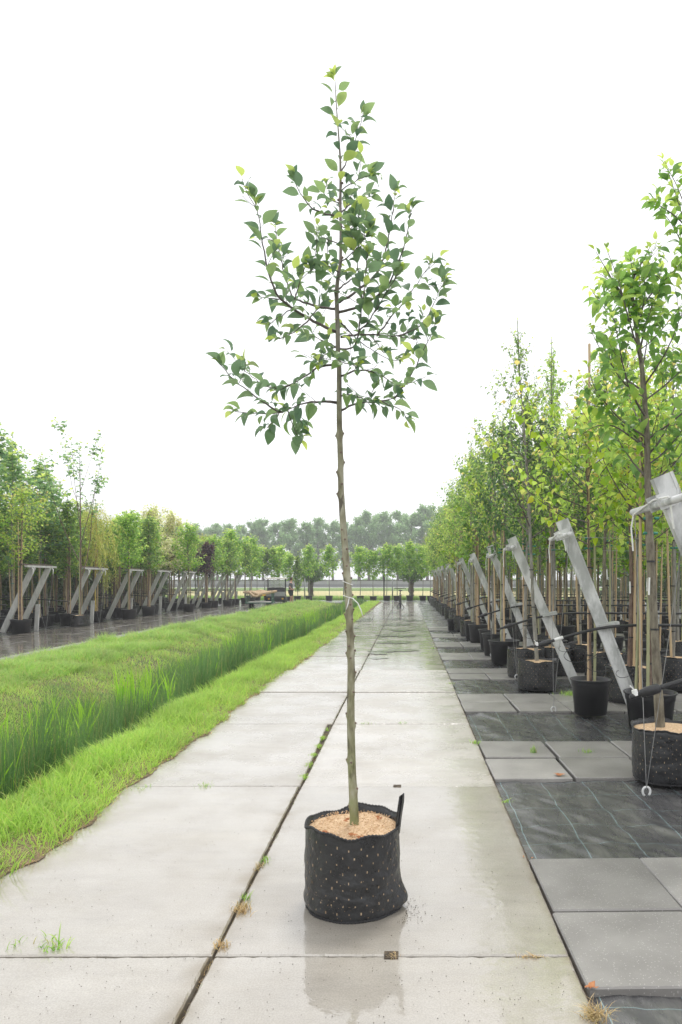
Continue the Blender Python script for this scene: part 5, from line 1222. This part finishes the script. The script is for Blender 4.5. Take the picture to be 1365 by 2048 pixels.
# ------------------------------------------------------------------ tree line
def poplar_mesh(seed, H, Rm, n=5200):
    g = np.random.default_rng(seed); b = MB(); zs = np.linspace(0, H*.92, 10)
    ax = g.normal(0, .012, 2); f = lambda z: np.array([ax[0]*z+.15*math.sin(z*.4+seed), ax[1]*z, z])
    b.tube([f(z) for z in zs], [.3*(1-z/H)+.03 for z in zs], 7, False); P = []
    nb = 30
    for i in range(nb):
        t = (i+g.random())/nb; z = H*(.26+.72*t); az = g.uniform(0, 6.28); L = Rm*(math.sin(math.pi*min(1, .2+.75*t))**.7)*g.uniform(.6, 1.15)
        el = g.uniform(.4, 1.0); d = np.array([math.cos(az)*math.cos(el), math.sin(az)*math.cos(el), math.sin(el)])
        e = f(z)+d*L; b.tube([f(z), (f(z)+e)/2+g.normal(0, .1, 3), e], [.09*(1-t)+.02, .05, .01], 4, False)
        m_ = int(n/nb); tt = g.uniform(.25, 1.05, m_)[:, None]; q = f(z)*(1-tt)+e*tt+g.normal(0, .13*Rm*.62, (m_, 3))*np.array([1, 1, .8]); P.append(q)
    P = np.concatenate(P); P = P[P[:, 2] > .8]; n = len(P)
    D = g.normal(0, 1, (n, 3)); U = g.normal(0, .6, (n, 3)); U[:, 2] += .8
    return b.mesh('trunk', M['darktrunk'], True), leafcloud('crown', P, D, U, g.uniform(.26, .5, n), g.random(n)*.15, M['l_poplar'], T_WIDE)
pp = [poplar_mesh(51+k, 15, 4.0) for k in range(4)]
gp = np.random.default_rng(6)
tops = {350: 1052, 400: 1048, 440: 1049, 490: 1052, 540: 1046, 570: 1046, 600: 1052, 640: 1042, 670: 1042, 700: 1045, 735: 1032, 765: 1036, 800: 1030, 835: 1024, 865: 1021, 900: 1024, 940: 1015}
tx = sorted(tops)
x = 300; kx = 0
while x < 990:
    Yd = 165+gp.uniform(-5, 6); tyy = np.interp(x, tx, [tops[q] for q in tx])+3+gp.normal(0, 6)
    H = CAM_H+(PY-tyy)*Yd/F
    a, c = pp[int(gp.integers(0, 4))]
    o = empty('poplar_tree', ((x-PX)*Yd/F, Yd, -.05), gp.uniform(0, 6.28)); tag(o, ords[kx % len(ords)]+' hazy poplar from the left in the far row behind the wall', 'tree', 'poplars behind the far wall')
    s_ = H/15; o.scale = (s_*1.0, s_*1.0, s_); put('trunk', a, o); put('crown', c, o)
    x += gp.uniform(19, 32); kx += 1
# low undergrowth behind the wall
g = np.random.default_rng(8); n = 9000
P = np.stack([g.uniform(-75, 30, n), g.uniform(176, 184, n), g.uniform(0, 1, n)], -1); P[:, 2] = P[:, 2]*.6*(2.6+3.2*fbm(P[:, 0]*.12, P[:, 1]*0, 3)*1.3)
P = P[P[:, 2] > .05]; n = len(P)
tag(put('undergrowth', leafcloud('undergrowth', P, g.normal(0, 1, (n, 3)), g.normal(0, .5, (n, 3))+np.array([0, 0, 1]), g.uniform(.5, 1.0, n), g.random(n)*.1, M['l_poplar'], T_WIDE)), 'low hazy undergrowth below the far poplars', 'bushes', kind='stuff')

# ------------------------------------------------------------------ utility cart, trailer, person, bicycle
def wheel(parent, x, y, r, wd, name='wheel'):
    t = put(name, MB().lathe([(r*.55, -wd/2), (r*.95, -wd/2), (r, -wd*.3), (r, wd*.3), (r*.95, wd/2), (r*.55, wd/2)], 20).mesh('wheel', M['rubber'], True), parent, (x, y, r), (0, R(90), 0))
    put('rim', MB().lathe([(0, -wd*.3), (r*.5, -wd*.35), (r*.57, -wd*.45), (r*.57, wd*.45), (r*.5, wd*.35), (0, wd*.3)], 14).mesh('rim', M['grey'], True), t)
ct = empty('utility_cart', (-7.95, 42.6, .0), R(8)); tag(ct, 'dark utility cart with cream roof and windscreen driving away on the left road', 'vehicle')
b = MB().bbox((-.58,-1.15,.3),(.58,.1,.62),.04); b.bbox((-.56,.1,.28),(.56,.5,.42),.03); b.bbox((-.55,.5,.3),(.55,1.15,.78),.07); put('body', b.mesh('body', M['black']), ct)
b = MB().bbox((-.5,-.3,.62),(.5,.1,.8),.03); b.bbox((-.5,-.42,.62),(.5,-.3,1.15),.03); put('seat', b.mesh('seat', M['black']), ct)
b = MB()
for sx in (-1, 1):
    b.tube([(sx*.52, -.5, .6), (sx*.53, -.5, 1.66)], .02, 6); b.tube([(sx*.52, .95, .75), (sx*.53, .55, 1.66)], .02, 6)
put('roof_post', b.mesh('roof_post', M['black']), ct)
put('roof', MB().bbox((-.62,-.72,1.66),(.62,.72,1.75),.03).mesh('roof', M['offwhite']), ct)
put('windscreen', MB().beam((0, .93, .8), (0, .58, 1.64), 1.02, .008, (1, 0, 0)).mesh('windscreen', M['glass']), ct)
for x, y in ((-.5, -.75), (.5, -.75), (-.5, .8), (.5, .8)): wheel(ct, x, y, .25, .2)
for x in (-.4, .4): put('tail_light', MB().box((x-.05,-1.165,.45),(x+.05,-1.14,.53)).mesh('tail_light', M['orange']), ct)
put('cargo_bed', MB().box((-.55,-1.1,.63),(.55,-.45,.66)).box((-.55,-1.13,.66),(.55,-1.1,.9)).mesh('cargo_bed', M['grey']), ct)
put('steering_wheel', MB().tube([(-.25+.16*math.cos(a), .42+.05*math.sin(a), 1.0+.15*math.sin(a)) for a in np.linspace(0, 6.3, 18)], .014, 6).mesh('steering_wheel', M['black']), ct)
tr = empty('flat_trailer', (-8.35, 39.8, 0), R(8)); tag(tr, 'green framed flat trailer loaded with burlap behind the utility cart', 'trailer')
put('deck', MB().box((-.68,-1.1,.3),(.68,1.1,.36)).mesh('deck', M['galvold']), tr)
b = MB()
for a, c in (((-.7,-1.12),(.7,-1.12)), ((.7,-1.12),(.7,1.12)), ((.7,1.12),(-.7,1.12)), ((-.7,1.12),(-.7,-1.12))): b.beam((a[0], a[1], .33), (c[0], c[1], .33), .06, .12, (0, 0, 1))
put('frame', b.mesh('frame', M['metalgreen']), tr)
pm = MB().box((-.025,-.025,.3),(.025,.025,1.0)).mesh('stake_post', M['metalgreen'])
for x, y in ((-.7,-1.12),(.7,-1.12),(.7,0),(-.7,0),(.7,1.12),(-.7,1.12)): put('stake_post', pm, tr, (x, y, 0))
put('side_rail', MB().tube([(.7,-1.12,.55),(.7,1.12,.55)], .02, 6).mesh('side_rail', M['metalgreen']), tr)
put('drawbar', MB().beam((0, 1.1, .33), (0, 1.75, .36), .06, .06).mesh('drawbar', M['metalgreen']), tr)
for x, y in ((-.5,-.8),(.5,-.8),(-.5,.8),(.5,.8)): wheel(tr, x, y, .17, .14)
bl = empty('burlap_bundle', (-8.35, 39.8, .93), R(8)); tag(bl, 'tan burlap root sheet draped across the rails of the green trailer', 'burlap')
b = MB(); g = np.random.default_rng(3)
for k in range(7):
    y_ = -1.1+.36*k; b.tube([(-.86, y_, .0), (-.4, y_+.02, -.06+.02*g.normal()), (0, y_, -.09+.03*g.normal()), (.4, y_+.03, -.06), (.88, y_, .02)], [.06, .11, .12, .1, .06], 9)
put('roll', b.mesh('roll', M['burlap'], True), bl)
put('loose_fold', MB().tube([(-.5, -1.2, -.02), (-.3, -1.24, -.2), (-.1, -1.22, -.24), (.1, -1.2, -.06)], [.05, .07, .06, .04], 8).mesh('loose_fold', M['burlap'], True), bl)
put('plate', MB().box((.2, -1.3, -.2), (.36, -1.28, -.13)).mesh('plate', M['orange']), tr, (0, 0, .93))

def skin_mesh(name, verts, edges, radii, mat, sub=2):
    me = bpy.data.meshes.new(name); me.from_pydata(verts, edges, []); o = bpy.data.objects.new(name, me); COL.objects.link(o)
    md = o.modifiers.new('skin', 'SKIN'); 
    for i, r in enumerate(radii): me.skin_vertices[0].data[i].radius = (r, r) if not hasattr(r, '__len__') else r
    me.skin_vertices[0].data[0].use_root = True
    md2 = o.modifiers.new('sub', 'SUBSURF'); md2.levels = sub; md2.render_levels = sub
    dg = bpy.context.evaluated_depsgraph_get(); nm = bpy.data.meshes.new_from_object(o.evaluated_get(dg)); bpy.data.objects.remove(o)
    nm.name = name; nm.materials.clear(); nm.materials.append(mat); nm.polygons.foreach_set('use_smooth', [True]*len(nm.polygons)); return nm
pe = empty('person', ((582-PX)*44.8/F, 44.8, 0), 0); tag(pe, 'person in grey shirt and dark shorts standing behind the cart, facing right', 'person')
# faces +X; body: pelvis root
V = [(0,0,.92),(0,0,1.08),(.0,0,1.28),(.01,0,1.42),(.03,0,1.5),(.045,0,1.58),(.05,0,1.66),
     (0,-.1,.88),(.02,-.11,.5),(-.01,-.11,.1),(.1,-.11,.045),(0,.1,.88),(.09,.11,.5),(.1,.11,.1),(.2,.11,.045),
     (.0,-.19,1.4),(-.03,-.23,1.14),(.14,-.2,.98),(.2,-.17,.96),(.0,.19,1.4),(-.02,.23,1.14),(.15,.2,1.0),(.21,.17,.98)]
E = [(0,1),(1,2),(2,3),(3,4),(4,5),(5,6),(0,7),(7,8),(8,9),(9,10),(0,11),(11,12),(12,13),(13,14),(3,15),(15,16),(16,17),(17,18),(3,19),(19,20),(20,21),(21,22)]
Rd = [(.12,.14),(.12,.13),(.12,.16),(.1,.13),.055,(.085,.07),(.08,.07),.09,.06,.04,.04,.09,.06,.04,.04,.055,.042,.032,.03,.055,.042,.032,.03]
put('body', skin_mesh('body', V, E, Rd, M['skin']), pe)
V = [(0,0,.93),(0,0,1.1),(.0,0,1.28),(.0,0,1.41),(.0,-.18,1.4),(-.025,-.225,1.2),(.0,.18,1.4),(-.02,.225,1.2)]
put('shirt', skin_mesh('shirt', V, [(0,1),(1,2),(2,3),(3,4),(4,5),(3,6),(6,7)], [(.155,.17),(.145,.16),(.145,.18),(.115,.15),.075,.068,.075,.068], M['shirt']), pe)
V = [(0,0,.95),(0,-.1,.86),(.015,-.115,.55),(0,.1,.86),(.07,.115,.56)]
put('shorts', skin_mesh('shorts', V, [(0,1),(1,2),(0,3),(3,4)], [(.15,.16),.115,.09,.115,.09], M['shorts']), pe)
put('shoe', MB().bbox((-.09,-.16,0),(.19,-.065,.1),.03).mesh('shoe', M['black']), pe); put('shoe', MB().bbox((.02,.06,0),(.3,.155,.1),.03).mesh('shoe', M['black']), pe)
hm = MB().lathe([(.001,.13),(.05,.12),(.085,.08),(.1,.03),(.098,-.02),(.08,-.05)], 14); put('hair', hm.mesh('hair', M['hair'], True), pe, (.025, 0, 1.655))
put('nose', MB().tube([(.11,0,1.645),(.14,0,1.62),(.115,0,1.605)], [.008,.014,.01], 6).mesh('nose', M['skin'], True), pe)

bi = empty('bicycle', (-.41, 41.3, 0), R(3)); tag(bi, 'dark bicycle on a double kickstand standing on the path far ahead', 'bicycle')
def torus(r, t, y, z): return [(0, y+r*math.cos(a), z+r*math.sin(a)) for a in np.linspace(0, 2*math.pi, 30)]
for yy in (-.55, .55):
    wq = put('wheel', MB().tube(torus(.33, .02, yy, .35), .032, 7, False).mesh('wheel', M['rubber'], True), bi)
    sp = MB()
    for k in range(14): a = math.pi*2*k/14; sp.tube([(0, yy, .35), (0, yy+.32*math.cos(a), .35+.32*math.sin(a))], .002, 3, False)
    put('spokes', sp.mesh('spokes', M['grey']), wq)
    put('mudguard', MB().tube([(0, yy+.37*math.cos(a), .35+.37*math.sin(a)) for a in np.linspace(.3, 3.0, 12)], .035, 6).mesh('mudguard', M['black'], True), bi)
fr = MB(); fr.tube([(0,-.55,.35),(0,-.1,.32),(0,.4,.82)], .03, 7); fr.tube([(0,-.1,.32),(0,-.25,.95)], .018, 7); fr.tube([(0,-.55,.35),(0,-.22,.8)], .012, 6); fr.tube([(0,-.22,.8),(0,.4,.85)], .018, 7); fr.tube([(0,.55,.35),(0,.36,1.05)], .018, 7)
put('frame', fr.mesh('frame', M['black'], True), bi)
put('handlebar', MB().tube([(-.33,.2,1.08),(-.28,.28,1.12),(-.1,.38,1.1),(.1,.38,1.1),(.28,.28,1.12),(.33,.2,1.08)], .024, 7).mesh('handlebar', M['black'], True), bi)
put('saddle', MB().bbox((-.11,-.38,.95),(.11,-.2,1.01),.03).bbox((-.04,-.2,.95),(.04,-.06,1.0),.015).mesh('saddle', M['black']), bi)
put('rear_rack', MB().box((-.07,-.85,.74),(.07,-.4,.76)).mesh('rear_rack', M['grey']), bi)
ks = MB(); ks.tube([(0,-.15,.3),(-.22,-.2,.0)], .022, 6); ks.tube([(0,-.15,.3),(.22,-.2,.0)], .022, 6); put('kickstand', ks.mesh('kickstand', M['black']), bi)
put('rear_light', MB().tube([(0,-.88,.7),(0,-.9,.7)], .03, 8).mesh('rear_light', M['deadleaf']), bi)

# ------------------------------------------------------------------ weeds and debris on the paving
def tuft(name, px_, py_, label, n, h, wd, mat, cat='weed', spread=.03, lean=(.3, 1.2), z=0.0, sy=1.0):
    x0, y0 = G(px_, py_, z); x = rng.normal(0, spread, n); y = rng.normal(0, spread*sy, n)
    V, Fc, A = blades(x, y, np.full(n, .02), rng.uniform(.5, 1.2, n)*h, np.full(n, wd)*rng.uniform(.7, 1.2, n), rng.uniform(*lean, n), 3)
    return tag(put(name, npmesh(name, V, Fc, M[mat], False, A), None, (x0, y0, z)), label, cat)
tuft('weed', 100, 1897, 'leafy green weed with a long blade in the cross joint at the lower left', 34, .05, .007, 'g_bank', spread=.03, lean=(.5, 1.6))
tuft('weed', 118, 1893, 'single long arching grass blade at the lower left joint', 3, .11, .006, 'g_bank', spread=.008, lean=(.7, .9))
tuft('weed', 32, 1893, 'small weed left of the leafy one at the lower left picture edge', 14, .04, .005, 'g_bank')
tuft('weed', 412, 1573, 'small green tuft in the joint near the grass verge', 40, .03, .004, 'g_bank', spread=.03)
tuft('weed', 285, 1576, 'tiny green tuft where the cross joint meets the verge', 26, .03, .004, 'g_bank', spread=.04)
for q, (a, b_) in enumerate(((607, 1556), (618, 1532), (627, 1512), (637, 1494), (645, 1478))):
    tuft('moss_tuft', a, b_, 'short green tuft %s in the widened centre joint' % ['nearest the cross joint', 'second from the cross joint', 'in the middle of the row', 'fourth from the cross joint', 'farthest from the cross joint'][q], 130, .028, .004, 'g_verge', 'moss', spread=.016, sy=2.6, z=-.015)
tuft('weed', 656, 1462, 'upright green weed at the far end of the widened joint', 14, .06, .006, 'g_bank', spread=.012, lean=(.1, .6))
tuft('weed', 531, 1722, 'small green and straw tuft in the centre joint left of the bag', 40, .03, .004, 'g_bank', spread=.012, sy=2)
tuft('dry_tuft', 519, 1735, 'straw coloured tuft just below the small green one in the centre joint', 40, .03, .004, 'g_straw', spread=.012, sy=2)
tuft('weed', 490, 1800, 'green weed mixed with straw in the centre joint', 24, .04, .005, 'g_bank', spread=.012, sy=1.5)
tuft('dry_tuft', 482, 1822, 'large straw tuft in the centre joint at lower left', 120, .035, .004, 'g_straw', spread=.022, sy=1.4)
tuft('dry_tuft', 444, 1893, 'straw tuft at the crossing of the two joints', 70, .03, .004, 'g_straw', spread=.018)
tuft('dry_tuft', 784, 1914, 'straw filling the small square socket in front of the bag', 60, .016, .003, 'g_straw', spread=.012)
tuft('dry_tuft', 1062, 1915, 'flat straw wisp in the near cross joint right of the bag', 50, .02, .004, 'g_straw', spread=.025, sy=.2, lean=(.9, 1.6))
tuft('dry_tuft', 1195, 2038, 'blond straw clump at the bottom edge of the picture', 130, .06, .004, 'g_straw', spread=.025, lean=(.5, 1.4))
tuft('weed', 1068, 1506, 'upright yellow green grass tuft between the paving tiles', 16, .09, .007, 'g_bank', spread=.02, lean=(.1, .7))
tuft('weed', 1178, 1505, 'spreading yellow green weed between the tiles near the slitted bag', 26, .05, .006, 'g_bank', spread=.04, sy=.4)
tuft('weed', 952, 1487, 'green tuft at the edge of the path beside the tiles', 30, .05, .006, 'g_bank', spread=.02)
tuft('weed', 1012, 1606, 'flat weed at the fabric edge beside the path', 14, .05, .006, 'g_bank', spread=.02, lean=(.6, 1.5))
tuft('weed', 735, 1448, 'tiny weed in the second joint behind the trunk', 14, .03, .005, 'g_bank', spread=.05, sy=.2)
tuft('weed', 808, 1447, 'tiny weed in the second joint right of the trunk', 12, .03, .005, 'g_bank', spread=.04, sy=.2)
tuft('weed', 1140, 1394, 'soft bright green tuft growing beside the twiggy tree bag', 160, .1, .006, 'g_verge', spread=.07, lean=(.1, .9), z=-.03)
tuft('weed', 900, 1369, 'green tuft at the path edge level with the fourth tile strip', 20, .05, .007, 'g_bank')
tuft('weed', 868, 1298, 'small green tuft far along the right path edge', 20, .06, .01, 'g_bank')
jd = []
for k in range(70):
    py_ = 1160+ (2240/ (2.2+ (9.5)*rng.random()**1.3)); x0, y0 = -.8266+rng.normal(0, .008), 2240/(py_-1160)
    if 5.5 < y0 < 7.4: x0 -= .03
    n_ = int(rng.integers(6, 16)); x = x0+rng.normal(0, .008, n_); y = y0+rng.normal(0, .03, n_)
    jd.append(blades(x, y, np.full(n_, -.015), rng.uniform(.012, .03, n_), np.full(n_, .0035), rng.uniform(.6, 1.6, n_), 2))
grass_obj('joint_straw', jd, M['g_straw'], 'dry straw bits lying in the centre joint of the path')
def litter(px_, py_, label, n=6, s=.012, z=0.004):
    x0, y0 = G(px_, py_); b = MB()
    for k in range(n):
        c = Vector((rng.normal(0, .022), rng.normal(0, .012), 0)); a = rng.uniform(0, 6.28); u = Vector((math.cos(a), math.sin(a), 0))*s*rng.uniform(.7, 1.6); v = Vector((-u.y, u.x, 0))*.5
        b.add([c-u+Vector((0,0,.003)), c-v, c+u+Vector((0,0,.008)), c+v+Vector((0,0,.005))], [(0,1,2,3)])
    return tag(b.build('dead_leaves', M['deadleaf'], None, (x0, y0, z)), label, 'dead leaves')
litter(1120, 1550, 'rust brown dead leaves on the edge between tiles and fabric', 12, .02)
litter(1185, 1979, 'orange brown leaf at the lower right tile corner', 4, .018)
litter(1056, 1717, 'small orange leaf where tile and path meet', 2, .012)
litter(975, 1349, 'dead leaf on the fabric right of the path', 2, .014)
# scattered grit on the slabs near the camera
b = MB(); g = np.random.default_rng(31)
for k in range(900):
    py_ = 1250+800*g.random()**.7; px_ = g.uniform(0, 1150); x, y = G(px_, py_)
    if x < -2.1 or x > .66: continue
    s_ = g.uniform(.0006, .0019); a = g.uniform(0, 6.28); b.beam((x, y, .003), (x+s_*2*math.cos(a), y+s_*2*math.sin(a), .004), s_, .002, (0, 0, 1))
x0, y0 = -.27, 3.48
for k in range(110):
    a = g.uniform(-.6, .5); r = .262+abs(g.normal(0, .05)); s_ = g.uniform(.0008, .002); b.beam((x0+r*math.cos(a), y0-.1+r*math.sin(a)*.8, .004), (x0+r*math.cos(a)+s_*2, y0-.1+r*math.sin(a)*.8, .006), s_, .002, (0, 0, 1))
tag(b.build('grit', M['soil']), 'fine dark crumbs of soil scattered on the wet slabs', 'grit', kind='stuff')

# ------------------------------------------------------------------ haze
hz = MB().box((-400, -60, -1.6), (400, 420, 24)).build('haze', M['soil'])
mh = bpy.data.materials.new('haze'); mh.use_nodes = True; nn = mh.node_tree.nodes; nn.clear()
ho = nn.new('ShaderNodeOutputMaterial'); hv = nn.new('ShaderNodeVolumePrincipled'); hv.inputs['Density'].default_value = .0017; hv.inputs['Color'].default_value = (.97,.98,1,1); hv.inputs['Anisotropy'].default_value = .2
mh.node_tree.links.new(hv.outputs[0], ho.inputs['Volume']); hz.data.materials.clear(); hz.data.materials.append(mh); tag(hz, kind='stuff')
